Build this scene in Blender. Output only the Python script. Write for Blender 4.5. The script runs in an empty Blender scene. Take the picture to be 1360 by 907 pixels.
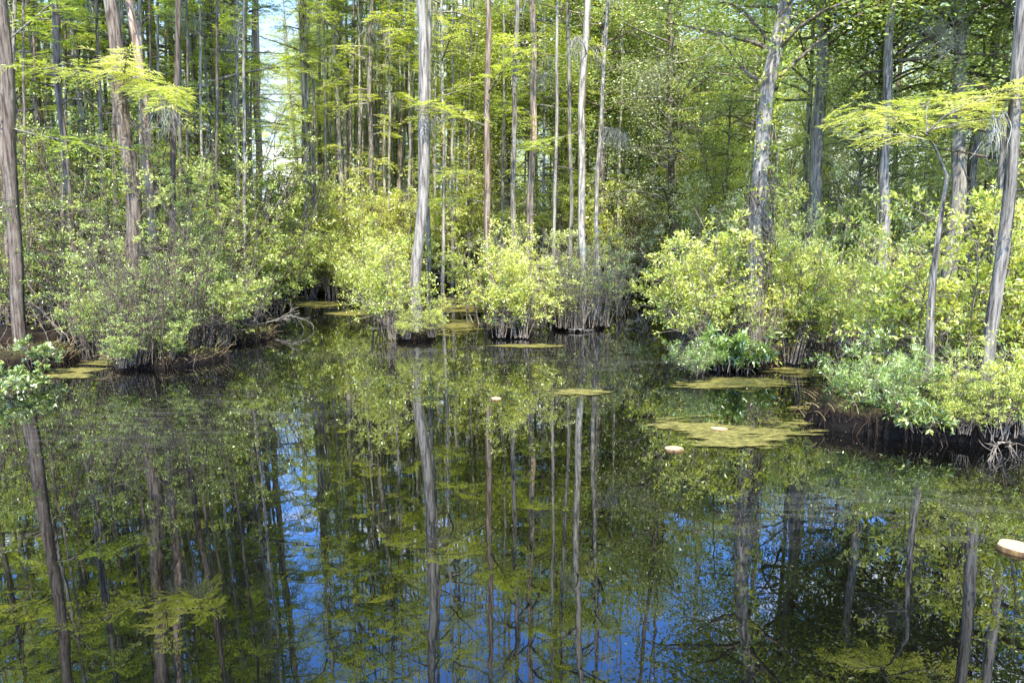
import bpy, math, random
import numpy as np
from mathutils import Vector

SC = bpy.context.scene
COL = SC.collection
R = math.radians

# ------------------------------------------------------------------ camera
CAMH = 1.7
PITCH = R(8.6)
F = 982.0
cam_d = bpy.data.cameras.new('camera'); cam = bpy.data.objects.new('camera', cam_d); COL.objects.link(cam)
cam.location = (0, 0, CAMH); cam.rotation_euler = (math.pi/2 - PITCH, 0, 0)
cam_d.sensor_width = 36; cam_d.lens = 36*F/1360; cam_d.clip_end = 1000; cam_d.clip_start = 0.05
SC.camera = cam

def ray(px, py):
    u = (px-680)/F; v = (453.5-py)/F
    return np.array([u, math.cos(PITCH)+v*math.sin(PITCH), -math.sin(PITCH)+v*math.cos(PITCH)])
def onw(px, py, z=0.0):
    d = ray(px, py); t = (z-CAMH)/d[2]
    return np.array([0, 0, CAMH]) + d*t
def at(px, py, Y):
    d = ray(px, py)
    return np.array([0, 0, CAMH]) + d*(Y/d[1])
def depth_of(py):
    return onw(680, py)[1]

# ------------------------------------------------------------------ light and sky
SUN_EL, SUN_AZ = R(50), R(175)      # azimuth from +Y towards +X (sun behind and to the left of the viewer)
sun_dir = Vector((math.sin(SUN_AZ)*math.cos(SUN_EL), math.cos(SUN_AZ)*math.cos(SUN_EL), math.sin(SUN_EL)))
sd = bpy.data.lights.new('sun', 'SUN'); sd.energy = 5.0; sd.angle = R(0.5); sd.color = (1, 0.95, 0.86)
so = bpy.data.objects.new('sun', sd); COL.objects.link(so)
so.rotation_euler = sun_dir.to_track_quat('Z', 'Y').to_euler(); so.location = (-20, -20, 40)

w = bpy.data.worlds.new('World'); SC.world = w; w.use_nodes = True
nt = w.node_tree; nt.nodes.clear()
def N(t, ty, **kw):
    n = t.nodes.new(ty)
    for k, v in kw.items(): setattr(n, k, v)
    return n
sky = N(nt, 'ShaderNodeTexSky', sky_type='NISHITA', sun_disc=False, sun_elevation=SUN_EL, sun_rotation=SUN_AZ)
sky.air_density = 1.0; sky.dust_density = 0.6; sky.ozone_density = 1.4
tc = N(nt, 'ShaderNodeTexCoord'); mp = N(nt, 'ShaderNodeMapping'); mp.inputs['Scale'].default_value = (1, 1, 2.2)
no = N(nt, 'ShaderNodeTexNoise'); no.inputs['Scale'].default_value = 3.2; no.inputs['Detail'].default_value = 8; no.inputs['Roughness'].default_value = 0.6
cr = N(nt, 'ShaderNodeValToRGB'); cr.color_ramp.elements[0].position = 0.55; cr.color_ramp.elements[1].position = 0.68
mx = N(nt, 'ShaderNodeMixRGB'); mx.inputs['Color2'].default_value = (17, 17.3, 18, 1)
gn = N(nt, 'ShaderNodeMixRGB', blend_type='MULTIPLY'); gn.inputs[0].default_value = 1; gn.inputs['Color2'].default_value = (1.2, 2.2, 3.7, 1)
sxyz = N(nt, 'ShaderNodeSeparateXYZ'); hz = N(nt, 'ShaderNodeMapRange', interpolation_type='SMOOTHSTEP'); hz.inputs['From Min'].default_value = 0.40; hz.inputs['From Max'].default_value = 0.18
hm = N(nt, 'ShaderNodeMixRGB'); hm.inputs['Color2'].default_value = (3.7, 4.7, 5.8, 1)
bg = N(nt, 'ShaderNodeBackground'); bg.inputs['Strength'].default_value = 0.15
ow = N(nt, 'ShaderNodeOutputWorld')
L = nt.links.new
L(tc.outputs['Generated'], mp.inputs['Vector']); L(mp.outputs[0], no.inputs['Vector']); L(no.outputs['Fac'], cr.inputs[0])
L(tc.outputs['Generated'], sxyz.inputs[0]); L(sxyz.outputs['Z'], hz.inputs['Value']); L(sky.outputs[0], gn.inputs['Color1']); L(hz.outputs[0], hm.inputs['Fac']); L(gn.outputs[0], hm.inputs['Color1'])
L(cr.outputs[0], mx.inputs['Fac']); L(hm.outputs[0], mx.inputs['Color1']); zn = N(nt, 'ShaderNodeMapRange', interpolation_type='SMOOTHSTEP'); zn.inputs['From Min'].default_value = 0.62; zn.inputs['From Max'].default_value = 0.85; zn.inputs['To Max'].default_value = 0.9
L(sxyz.outputs['Z'], zn.inputs['Value']); zm = N(nt, 'ShaderNodeMixRGB'); zm.inputs['Color2'].default_value = (5.5, 5.2, 4.8, 1)  # bright zenith added above the view to light the leaves
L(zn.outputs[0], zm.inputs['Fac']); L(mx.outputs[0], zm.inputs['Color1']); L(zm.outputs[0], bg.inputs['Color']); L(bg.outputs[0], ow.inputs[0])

SC.view_settings.view_transform = 'Standard'; SC.view_settings.look = 'None'; SC.view_settings.exposure = 0
SC.render.engine = 'CYCLES'
cy = SC.cycles
cy.film_exposure = 1.8
cy.max_bounces = 8; cy.diffuse_bounces = 4; cy.glossy_bounces = 3; cy.transmission_bounces = 4; cy.transparent_max_bounces = 4
cy.sample_clamp_indirect = 6; cy.use_denoising = True; cy.caustics_reflective = False; cy.caustics_refractive = False

# ------------------------------------------------------------------ materials
def new_mat(name):
    m = bpy.data.materials.new(name); m.use_nodes = True; m.node_tree.nodes.clear(); return m, m.node_tree

LG = 2.8
def leaf_mat(name, cols, trans=0.42, gloss=0.07, rough=0.38):
    """cols: ramp colours from darkest leaf to yellowest leaf, driven by a per-leaf attribute"""
    m, t = new_mat(name); L = t.links.new
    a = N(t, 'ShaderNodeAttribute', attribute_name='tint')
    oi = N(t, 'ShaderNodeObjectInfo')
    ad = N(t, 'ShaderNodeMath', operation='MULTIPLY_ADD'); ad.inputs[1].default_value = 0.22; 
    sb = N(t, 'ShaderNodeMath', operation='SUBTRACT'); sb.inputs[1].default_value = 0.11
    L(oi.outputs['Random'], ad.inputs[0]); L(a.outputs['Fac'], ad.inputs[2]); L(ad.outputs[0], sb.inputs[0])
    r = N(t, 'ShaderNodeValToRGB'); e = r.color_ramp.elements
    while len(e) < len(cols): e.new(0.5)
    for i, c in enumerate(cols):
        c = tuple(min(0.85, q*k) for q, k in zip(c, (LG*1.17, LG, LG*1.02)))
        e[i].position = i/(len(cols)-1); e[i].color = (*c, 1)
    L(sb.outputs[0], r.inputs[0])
    d = N(t, 'ShaderNodeBsdfDiffuse'); tr = N(t, 'ShaderNodeBsdfTranslucent'); g = N(t, 'ShaderNodeBsdfGlossy')
    g.inputs['Roughness'].default_value = rough; g.inputs['Color'].default_value = (0.9, 1, 0.85, 1)
    hs = N(t, 'ShaderNodeHueSaturation'); hs.inputs['Hue'].default_value = 0.485; hs.inputs['Saturation'].default_value = 1.15; hs.inputs['Value'].default_value = 1.25
    L(r.outputs[0], d.inputs[0]); L(r.outputs[0], hs.inputs['Color']); L(hs.outputs[0], tr.inputs[0])
    m1 = N(t, 'ShaderNodeMixShader'); m1.inputs[0].default_value = trans; L(d.outputs[0], m1.inputs[1]); L(tr.outputs[0], m1.inputs[2])
    m2 = N(t, 'ShaderNodeMixShader'); m2.inputs[0].default_value = gloss; L(m1.outputs[0], m2.inputs[1]); L(g.outputs[0], m2.inputs[2])
    o = N(t, 'ShaderNodeOutputMaterial'); L(m2.outputs[0], o.inputs[0])
    return m

def bark_mat(name, dark, light, lichen=(0.46, 0.43, 0.33), lamt=0.5, zs=0.10, sc=30, bump=1.0):
    m, t = new_mat(name); L = t.links.new
    c = N(t, 'ShaderNodeTexCoord'); mp = N(t, 'ShaderNodeMapping'); mp.inputs['Scale'].default_value = (1, 1, zs)
    L(c.outputs['Object'], mp.inputs[0])
    n1 = N(t, 'ShaderNodeTexNoise'); n1.inputs['Scale'].default_value = sc; n1.inputs['Detail'].default_value = 6; n1.inputs['Roughness'].default_value = 0.65
    L(mp.outputs[0], n1.inputs[0])
    r1 = N(t, 'ShaderNodeValToRGB'); r1.color_ramp.elements[0].position = 0.40; r1.color_ramp.elements[1].position = 0.60
    r1.color_ramp.elements[0].color = (*dark, 1); r1.color_ramp.elements[1].color = (*light, 1)
    L(n1.outputs['Fac'], r1.inputs[0])
    n2 = N(t, 'ShaderNodeTexNoise'); n2.inputs['Scale'].default_value = 3.5; n2.inputs['Detail'].default_value = 8; n2.inputs['Roughness'].default_value = 0.7
    mp2 = N(t, 'ShaderNodeMapping'); mp2.inputs['Scale'].default_value = (1, 1, 0.45)
    L(c.outputs['Object'], mp2.inputs[0]); L(mp2.outputs[0], n2.inputs[0])
    r2 = N(t, 'ShaderNodeValToRGB'); r2.color_ramp.elements[0].position = 0.5; r2.color_ramp.elements[1].position = 0.64
    r2.color_ramp.elements[1].color = (lamt,)*3+(1,)
    L(n2.outputs['Fac'], r2.inputs[0])
    mx = N(t, 'ShaderNodeMixRGB'); mx.inputs['Color2'].default_value = (*lichen, 1)
    L(r2.outputs[0], mx.inputs[0]); L(r1.outputs[0], mx.inputs[1])
    # wet dark foot just above the water line
    sx = N(t, 'ShaderNodeSeparateXYZ'); L(c.outputs['Object'], sx.inputs[0])
    mr = N(t, 'ShaderNodeMapRange'); mr.inputs['From Min'].default_value = 0.0; mr.inputs['From Max'].default_value = 0.35
    mr.inputs['To Min'].default_value = 0.35; mr.inputs['To Max'].default_value = 1
    L(sx.outputs['Z'], mr.inputs[0])
    ml = N(t, 'ShaderNodeMixRGB', blend_type='MULTIPLY'); ml.inputs[0].default_value = 1
    L(mx.outputs[0], ml.inputs[1]); L(mr.outputs[0], ml.inputs[2])
    oi = N(t, 'ShaderNodeObjectInfo'); hv = N(t, 'ShaderNodeHueSaturation'); vr = N(t, 'ShaderNodeMapRange')
    vr.inputs['To Min'].default_value = 0.75; vr.inputs['To Max'].default_value = 1.3
    L(oi.outputs['Random'], vr.inputs[0]); L(vr.outputs[0], hv.inputs['Value']); L(ml.outputs[0], hv.inputs['Color'])
    b = N(t, 'ShaderNodeBump'); b.inputs['Strength'].default_value = bump; b.inputs['Distance'].default_value = 0.02
    L(n1.outputs['Fac'], b.inputs['Height'])
    p = N(t, 'ShaderNodeBsdfPrincipled'); p.inputs['Roughness'].default_value = 0.9; p.inputs['Specular IOR Level'].default_value = 0.15
    L(hv.outputs[0], p.inputs['Base Color']); L(b.outputs[0], p.inputs['Normal'])
    o = N(t, 'ShaderNodeOutputMaterial'); L(p.outputs[0], o.inputs[0])
    return m

def plain_mat(name, c1, c2, sc=12, rough=0.9, bump=0.0, zs=1.0):
    m, t = new_mat(name); L = t.links.new
    c = N(t, 'ShaderNodeTexCoord'); mp = N(t, 'ShaderNodeMapping'); mp.inputs['Scale'].default_value = (1, 1, zs); L(c.outputs['Object'], mp.inputs[0])
    n1 = N(t, 'ShaderNodeTexNoise'); n1.inputs['Scale'].default_value = sc; n1.inputs['Detail'].default_value = 6
    L(mp.outputs[0], n1.inputs[0])
    r1 = N(t, 'ShaderNodeValToRGB'); r1.color_ramp.elements[0].position = 0.35; r1.color_ramp.elements[1].position = 0.65
    r1.color_ramp.elements[0].color = (*c1, 1); r1.color_ramp.elements[1].color = (*c2, 1); L(n1.outputs['Fac'], r1.inputs[0])
    p = N(t, 'ShaderNodeBsdfPrincipled'); p.inputs['Roughness'].default_value = rough; p.inputs['Specular IOR Level'].default_value = 0.2
    L(r1.outputs[0], p.inputs['Base Color'])
    if bump:
        b = N(t, 'ShaderNodeBump'); b.inputs['Strength'].default_value = bump; b.inputs['Distance'].default_value = 0.02
        L(n1.outputs['Fac'], b.inputs['Height']); L(b.outputs[0], p.inputs['Normal'])
    o = N(t, 'ShaderNodeOutputMaterial'); L(p.outputs[0], o.inputs[0])
    return m

M = {}
M['cyp'] = leaf_mat('cypress_needles', [(0.05, 0.09, 0.02), (0.13, 0.20, 0.04), (0.215, 0.285, 0.06), (0.30, 0.345, 0.085)], 0.5, 0.03)
M['cyphi'] = leaf_mat('bright_cypress_needles', [(0.12, 0.17, 0.035), (0.20, 0.26, 0.06), (0.28, 0.34, 0.11)], 0.5, 0.03)
M['azal'] = leaf_mat('shrub_leaves_yellow_green', [(0.04, 0.075, 0.015), (0.13, 0.19, 0.035), (0.25, 0.32, 0.055), (0.42, 0.44, 0.13)], 0.42, 0.09, 0.33)
M['dark'] = leaf_mat('broad_leaves_green', [(0.03, 0.055, 0.012), (0.085, 0.135, 0.025), (0.19, 0.25, 0.055), (0.34, 0.40, 0.11)], 0.42, 0.09, 0.33)
M['shade'] = leaf_mat('shade_leaves', [(0.015, 0.03, 0.008), (0.045, 0.075, 0.016), (0.11, 0.16, 0.035), (0.28, 0.33, 0.10)], 0.3, 0.12, 0.33)  # darker broad-leaf copy, shade put into its colour
M['grey'] = leaf_mat('pale_small_leaves', [(0.035, 0.055, 0.02), (0.10, 0.14, 0.045), (0.20, 0.25, 0.10), (0.38, 0.40, 0.22)], 0.3, 0.14, 0.33)
M['will'] = leaf_mat('narrow_leaves_fresh_green', [(0.02, 0.045, 0.008), (0.07, 0.125, 0.02), (0.15, 0.225, 0.045), (0.38, 0.42, 0.17)], 0.36, 0.14, 0.3)
M['vine'] = leaf_mat('vine_leaves', [(0.08, 0.13, 0.03), (0.18, 0.24, 0.04), (0.30, 0.32, 0.06), (0.42, 0.32, 0.08)], 0.45, 0.1)
M['cover'] = leaf_mat('moss_and_litter', [(0.012, 0.009, 0.005), (0.04, 0.03, 0.012), (0.06, 0.07, 0.016), (0.15, 0.18, 0.035)], 0.2, 0.05)
M['far'] = leaf_mat('far_foliage', [(0.12, 0.19, 0.04), (0.22, 0.32, 0.06), (0.34, 0.43, 0.10), (0.42, 0.46, 0.16)], 0.5, 0.03)
M['bark'] = bark_mat('cypress_bark', (0.075, 0.063, 0.05), (0.39, 0.345, 0.285))
M['barkg'] = bark_mat('pale_grey_bark', (0.13, 0.11, 0.088), (0.47, 0.42, 0.345), lamt=0.6)
M['barkr'] = bark_mat('reddish_bark', (0.14, 0.09, 0.06), (0.52, 0.39, 0.29), lamt=0.3)
M['barkd'] = bark_mat('dark_bark', (0.075, 0.055, 0.04), (0.27, 0.21, 0.155), lamt=0.35)
M['twig'] = plain_mat('twigs', (0.14, 0.11, 0.08), (0.36, 0.30, 0.23), 18, 0.85)
M['twig_shaded'] = plain_mat('shaded_twigs', (0.06, 0.045, 0.035), (0.24, 0.19, 0.14), 18, 0.85)  # darker copy of the twigs, left bank shade put into the colour
M['dead'] = plain_mat('dead_wood', (0.22, 0.19, 0.16), (0.45, 0.41, 0.36), 14, 0.85)
M['moss'] = plain_mat('hanging_moss', (0.26, 0.26, 0.20), (0.55, 0.53, 0.44), 10, 0.95)
M['root'] = plain_mat('rootlets', (0.02, 0.013, 0.009), (0.11, 0.065, 0.04), 9, 0.9)
M['straw'] = plain_mat('dead_grass', (0.16, 0.11, 0.05), (0.42, 0.33, 0.17), 9, 0.9)
M['floor'] = plain_mat('swamp_floor', (0.006, 0.0045, 0.003), (0.03, 0.02, 0.011), 5, 0.95, 0.4)

def hummock_mat():
    m, t = new_mat('peat_and_moss'); L = t.links.new
    c = N(t, 'ShaderNodeTexCoord'); sx = N(t, 'ShaderNodeSeparateXYZ'); L(c.outputs['Object'], sx.inputs[0])
    n1 = N(t, 'ShaderNodeTexNoise'); n1.inputs['Scale'].default_value = 14; n1.inputs['Detail'].default_value = 7; L(c.outputs['Object'], n1.inputs[0])
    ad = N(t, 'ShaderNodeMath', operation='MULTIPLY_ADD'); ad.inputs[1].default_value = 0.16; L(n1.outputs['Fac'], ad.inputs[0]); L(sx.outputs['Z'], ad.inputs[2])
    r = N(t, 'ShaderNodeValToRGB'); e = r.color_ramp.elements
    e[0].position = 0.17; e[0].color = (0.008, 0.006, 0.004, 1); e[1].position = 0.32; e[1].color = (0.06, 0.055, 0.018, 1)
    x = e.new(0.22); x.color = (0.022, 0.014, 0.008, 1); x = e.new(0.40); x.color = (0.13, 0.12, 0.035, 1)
    L(ad.outputs[0], r.inputs[0])
    b = N(t, 'ShaderNodeBump'); b.inputs['Strength'].default_value = 0.8; b.inputs['Distance'].default_value = 0.04; L(n1.outputs['Fac'], b.inputs['Height'])
    p = N(t, 'ShaderNodeBsdfPrincipled'); p.inputs['Roughness'].default_value = 0.9; p.inputs['Specular IOR Level'].default_value = 0.2
    L(r.outputs[0], p.inputs['Base Color']); L(b.outputs[0], p.inputs['Normal'])
    o = N(t, 'ShaderNodeOutputMaterial'); L(p.outputs[0], o.inputs[0]); return m
M['hum'] = hummock_mat()

# ------------------------------------------------------------------ mesh builder (numpy)
def unit(v):
    v = np.asarray(v, float); n = np.linalg.norm(v, axis=-1, keepdims=True); n[n < 1e-9] = 1; return v/n

class G:
    def __init__(s): s.V = []; s.Q = []; s.T = []; s.I = []; s.S = []; s.n = 0
    def add(s, V, Q, tint=0.5, mi=0, smooth=False):
        V = np.asarray(V, float); Q = np.asarray(Q, int)
        if len(Q) == 0: return
        s.V.append(V); s.Q.append(Q+s.n); s.n += len(V)
        s.T.append(np.broadcast_to(np.asarray(tint, float), (len(Q),)).copy()); s.I.append(np.full(len(Q), mi)); s.S.append(np.full(len(Q), smooth))
    def leaves(s, P, D, Nn, Ln, W, tint, mi=0, cup=0.12, pos=0.42):
        n = len(P)
        if n == 0: return
        D = unit(D); S = unit(np.cross(D, Nn)); Nn = np.cross(S, D)
        Ln = np.broadcast_to(Ln, (n,))[:, None]; W = np.broadcast_to(W, (n,))[:, None]
        V = np.empty((n, 4, 3))
        V[:, 0] = P; V[:, 1] = P + D*Ln*pos + S*W/2 + Nn*W*cup; V[:, 2] = P + D*Ln - Nn*Ln*0.10; V[:, 3] = P + D*Ln*pos - S*W/2 + Nn*W*cup
        Q = np.arange(n*4).reshape(n, 4)
        s.add(V.reshape(-1, 3), Q, tint, mi)
    def tube(s, P, r, sides=4, mi=0, tint=0.5, smooth=True):
        P = np.asarray(P, float); K = len(P); r = np.broadcast_to(r, (K,))
        T = unit(np.gradient(P, axis=0)); up = np.array([0.13, 0.21, 0.97]) if abs(T[0][2]) < 0.9 else np.array([0.97, 0.1, 0.2])
        A = unit(np.cross(T, up)); B = np.cross(T, A)
        th = np.arange(sides)*2*math.pi/sides
        V = P[:, None] + r[:, None, None]*(np.cos(th)[None, :, None]*A[:, None] + np.sin(th)[None, :, None]*B[:, None])
        i = np.arange(K-1)[:, None]*sides; j = np.arange(sides)[None]; j2 = (j+1) % sides
        Q = np.stack([i+j, i+j2, i+sides+j2, i+sides+j], -1).reshape(-1, 4)
        s.add(V.reshape(-1, 3), Q, tint, mi, smooth)
    def mesh(s, name, mats):
        V = np.concatenate(s.V); Q = np.concatenate(s.Q); me = bpy.data.meshes.new(name)
        me.vertices.add(len(V)); me.vertices.foreach_set('co', V.astype(np.float32).ravel())
        me.loops.add(Q.size); me.loops.foreach_set('vertex_index', Q.astype(np.int32).ravel())
        me.polygons.add(len(Q)); me.polygons.foreach_set('loop_start', (np.arange(len(Q))*4).astype(np.int32))
        me.polygons.foreach_set('material_index', np.concatenate(s.I).astype(np.int32))
        me.polygons.foreach_set('use_smooth', np.concatenate(s.S).astype(bool))
        a = me.attributes.new('tint', 'FLOAT', 'FACE'); a.data.foreach_set('value', np.concatenate(s.T).astype(np.float32))
        for m in mats: me.materials.append(m)
        me.update(calc_edges=True); return me

def link(name, me, parent=None, loc=None):
    o = bpy.data.objects.new(name, me); COL.objects.link(o)
    if parent is not None: o.parent = parent
    if loc is not None: o.location = [float(c) for c in loc]
    return o
def tag(o, label=None, cat=None, group=None, kind=None):
    if label: o['label'] = label
    if cat: o['category'] = cat
    if group: o['group'] = group
    if kind: o['kind'] = kind
    return o
def thing(name, loc, label, cat, group=None, rz=0, sc=1):
    o = link(name, None, None, loc); o.rotation_euler = (0, 0, rz); o.scale = (sc,)*3 if not hasattr(sc, '__len__') else sc
    o.empty_display_size = 0.2
    return tag(o, label, cat, group)

# ------------------------------------------------------------------ value noise
_rs = np.random.default_rng(5); _tab = _rs.random((64, 64))
def vnoise(x, y):
    x = np.asarray(x, float); y = np.asarray(y, float)
    xi = np.floor(x).astype(int); yi = np.floor(y).astype(int); fx = x-xi; fy = y-yi
    fx = fx*fx*(3-2*fx); fy = fy*fy*(3-2*fy); g = lambda a, b: _tab[a % 64, b % 64]
    return (g(xi, yi)*(1-fx)+g(xi+1, yi)*fx)*(1-fy) + (g(xi, yi+1)*(1-fx)+g(xi+1, yi+1)*fx)*fy
def fbm(x, y, o=4):
    s = 0; a = 0.5
    for k in range(o): s = s + a*vnoise(x*2**k+k*7.3, y*2**k+k*3.1); a *= 0.5
    return s/(1-0.5**o)

# ------------------------------------------------------------------ ground
shore_px = [(-60, 476), (20, 462), (70, 455), (110, 452), (150, 455), (190, 462), (235, 462), (262, 452), (312, 450), (335, 432), (330, 416), (368, 409), (376, 397), (384, 388),
            (420, 389), (440, 394), (500, 401), (520, 395), (560, 388), (640, 386), (740, 394), (800, 398), (850, 392), (880, 384), (903, 392), (905, 408), (945, 428),
            (1030, 446), (1100, 458), (1140, 480), (1165, 505), (1230, 520), (1400, 530)]
shore = [onw(*p)[:2] for p in shore_px]
poly = np.array([(-60., 9.0)] + [tuple(p) for p in shore] + [(60., 8.0), (60., 160.), (-60., 160.)])
def inside(x, y, P=poly):
    r = np.zeros(np.shape(x), bool); n = len(P)
    for i in range(n):
        x1, y1 = P[i]; x2, y2 = P[(i+1) % n]
        if y1 == y2: continue
        c = ((y1 > y) != (y2 > y)) & (x < (x2-x1)*(y-y1)/(y2-y1)+x1); r ^= c
    return r
def edge_dist(x, y, P=poly):
    d = np.full(np.shape(x), 1e9); n = len(P)
    for i in range(n):
        a = P[i]; b = P[(i+1) % n]; ab = b-a
        t = np.clip(((x-a[0])*ab[0]+(y-a[1])*ab[1])/(ab@ab), 0, 1)
        d = np.minimum(d, np.hypot(x-a[0]-t*ab[0], y-a[1]-t*ab[1]))
    return d
def ground_z(x, y):
    x = np.asarray(x, float); y = np.asarray(y, float)
    wx = x + 0.5*(fbm(x*1.3+9, y*1.3)-0.5); wy = y + 0.5*(fbm(x*1.3, y*1.3+20)-0.5)
    d = edge_dist(wx, wy); i = inside(wx, wy)
    land = 0.14*(1-np.exp(-d/0.12)) + 0.10*fbm(x*0.9, y*0.9)*np.minimum(d, 1) + 0.05*fbm(x*5, y*5)*np.minimum(d*3, 1) - 0.015
    return np.where(i, land, -0.02-0.7*(1-np.exp(-d/0.4)))
nx, ny = 420, 420
u = np.linspace(-1, 1, nx); gx = 22*u + 160*u**5
v = np.linspace(0, 1, ny); gy = -2 + 36*v + 190*v**6
X, Y_ = np.meshgrid(gx, gy); Z = ground_z(X, Y_)
g = G(); i = (np.arange(ny-1)[:, None]*nx + np.arange(nx-1)[None]).ravel()
g.add(np.stack([X, Y_, Z], -1).reshape(-1, 3), np.stack([i, i+1, i+nx+1, i+nx], -1), 0.5, 0, True)
tag(link('ground', g.mesh('ground', [M['floor']])), 'dark peaty swamp floor and banks under the trees', kind='structure')

# ------------------------------------------------------------------ water
def water_mat():
    m, t = new_mat('black_swamp_water'); L = t.links.new
    c = N(t, 'ShaderNodeTexCoord')
    # gentle ripples
    nb = N(t, 'ShaderNodeTexNoise'); nb.inputs['Scale'].default_value = 2.2; nb.inputs['Detail'].default_value = 3; L(c.outputs['Object'], nb.inputs[0])
    b = N(t, 'ShaderNodeBump'); b.inputs['Strength'].default_value = 0.03; b.inputs['Distance'].default_value = 0.03; L(nb.outputs['Fac'], b.inputs['Height'])
    gl = N(t, 'ShaderNodeBsdfGlossy'); gl.inputs['Roughness'].default_value = 0.012; gl.inputs['Color'].default_value = (0.93, 0.96, 1, 1); L(b.outputs[0], gl.inputs['Normal'])
    df = N(t, 'ShaderNodeBsdfDiffuse'); df.inputs['Color'].default_value = (0.002, 0.002, 0.0015, 1)
    lw = N(t, 'ShaderNodeLayerWeight'); lw.inputs['Blend'].default_value = 0.5; 
    pw = N(t, 'ShaderNodeMath', operation='POWER'); pw.inputs[1].default_value = 3.1; L(lw.outputs['Facing'], pw.inputs[0])
    mr = N(t, 'ShaderNodeMapRange'); mr.inputs['To Min'].default_value = 0.05; mr.inputs['To Max'].default_value = 1.0; L(pw.outputs[0], mr.inputs[0])
    m1 = N(t, 'ShaderNodeMixShader'); L(mr.outputs[0], m1.inputs[0]); L(df.outputs[0], m1.inputs[1]); L(gl.outputs[0], m1.inputs[2])
    # pollen and dust film drawn out in long curved streaks
    mp = N(t, 'ShaderNodeMapping'); mp.inputs['Rotation'].default_value = (0, 0, R(32)); mp.inputs['Scale'].default_value = (0.5, 2.6, 1); L(c.outputs['Object'], mp.inputs[0])
    nf = N(t, 'ShaderNodeTexNoise'); nf.inputs['Scale'].default_value = 1.6; nf.inputs['Detail'].default_value = 9; nf.inputs['Roughness'].default_value = 0.62; nf.inputs['Distortion'].default_value = 2.0
    L(mp.outputs[0], nf.inputs[0])
    rf = N(t, 'ShaderNodeValToRGB'); rf.color_ramp.elements[0].position = 0.47; rf.color_ramp.elements[1].position = 0.66
    L(nf.outputs['Fac'], rf.inputs[0])
    def blob(px, py, rx, ry, rot):
        p = onw(px, py); mp_ = N(t, 'ShaderNodeMapping', vector_type='TEXTURE'); mp_.inputs['Location'].default_value = tuple(p); mp_.inputs['Scale'].default_value = (rx, ry, 1); mp_.inputs['Rotation'].default_value = (0, 0, R(rot))
        L(c.outputs['Object'], mp_.inputs[0]); ln = N(t, 'ShaderNodeVectorMath', operation='LENGTH'); L(mp_.outputs[0], ln.inputs[0])
        q = N(t, 'ShaderNodeMapRange', interpolation_type='SMOOTHSTEP'); q.inputs['From Min'].default_value = 1.0; q.inputs['From Max'].default_value = 0.3; L(ln.outputs['Value'], q.inputs['Value']); return q
    q = [blob(250, 550, 2.4, 1.5, 30), blob(790, 480, 2.2, 1.1, -8), blob(1180, 680, 1.6, 0.7, 15), blob(560, 470, 3.0, 1.0, 0)]
    rm = q[0]
    for z_ in q[1:]:
        mm = N(t, 'ShaderNodeMath', operation='MAXIMUM'); L(rm.outputs[0], mm.inputs[0]); L(z_.outputs[0], mm.inputs[1]); rm = mm
    ns = N(t, 'ShaderNodeTexNoise'); ns.inputs['Scale'].default_value = 60; ns.inputs['Detail'].default_value = 3; L(c.outputs['Object'], ns.inputs[0])
    rs = N(t, 'ShaderNodeValToRGB'); rs.color_ramp.elements[0].position = 0.45; rs.color_ramp.elements[1].position = 0.7; L(ns.outputs['Fac'], rs.inputs[0])
    ml = N(t, 'ShaderNodeMath', operation='MULTIPLY'); L(rf.outputs[0], ml.inputs[0]); L(rm.outputs[0], ml.inputs[1])
    ad = N(t, 'ShaderNodeMath', operation='MULTIPLY_ADD'); L(ml.outputs[0], ad.inputs[0]); ad.inputs[1].default_value = 0.8; ad.inputs[2].default_value = 0.02
    m2_ = N(t, 'ShaderNodeMath', operation='MULTIPLY'); L(ad.outputs[0], m2_.inputs[0]); L(rs.outputs[0], m2_.inputs[1])
    m3_ = N(t, 'ShaderNodeMath', operation='MULTIPLY_ADD'); L(m2_.outputs[0], m3_.inputs[0]); m3_.inputs[1].default_value = 0.5
    m4_ = N(t, 'ShaderNodeMath', operation='MULTIPLY'); L(ml.outputs[0], m4_.inputs[0]); m4_.inputs[1].default_value = 0.10; L(m4_.outputs[0], m3_.inputs[2])
    fd = N(t, 'ShaderNodeBsdfDiffuse'); fd.inputs['Color'].default_value = (0.15, 0.145, 0.125, 1)
    m2 = N(t, 'ShaderNodeMixShader'); L(m3_.outputs[0], m2.inputs[0]); L(m1.outputs[0], m2.inputs[1]); L(fd.outputs[0], m2.inputs[2])
    o = N(t, 'ShaderNodeOutputMaterial'); L(m2.outputs[0], o.inputs[0]); return m
g = G(); g.add([(-70, -6, 0), (70, -6, 0), (70, 60, 0), (-70, 60, 0)], [(0, 1, 2, 3)])
tag(link('water', g.mesh('water', [water_mat()])), 'still black swamp water mirroring the trees and blue sky', kind='structure')

# ------------------------------------------------------------------ generators
def rdir(rng, n, zlo=-1, zhi=1):
    th = rng.uniform(0, 2*math.pi, n); z = rng.uniform(zlo, zhi, n); c = np.sqrt(np.maximum(0, 1-z*z))
    return np.stack([c*np.cos(th), c*np.sin(th), z], -1)

def curve(p0, d, ln, k, rng, wob=0.12, grav=0.0):
    P = [np.array(p0, float)]; d = unit(d)
    for _ in range(k-1):
        d = unit(d + rng.normal(0, wob, 3) + np.array([0, 0, -grav])); P.append(P[-1]+d*ln/(k-1))
    return np.array(P)

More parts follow.
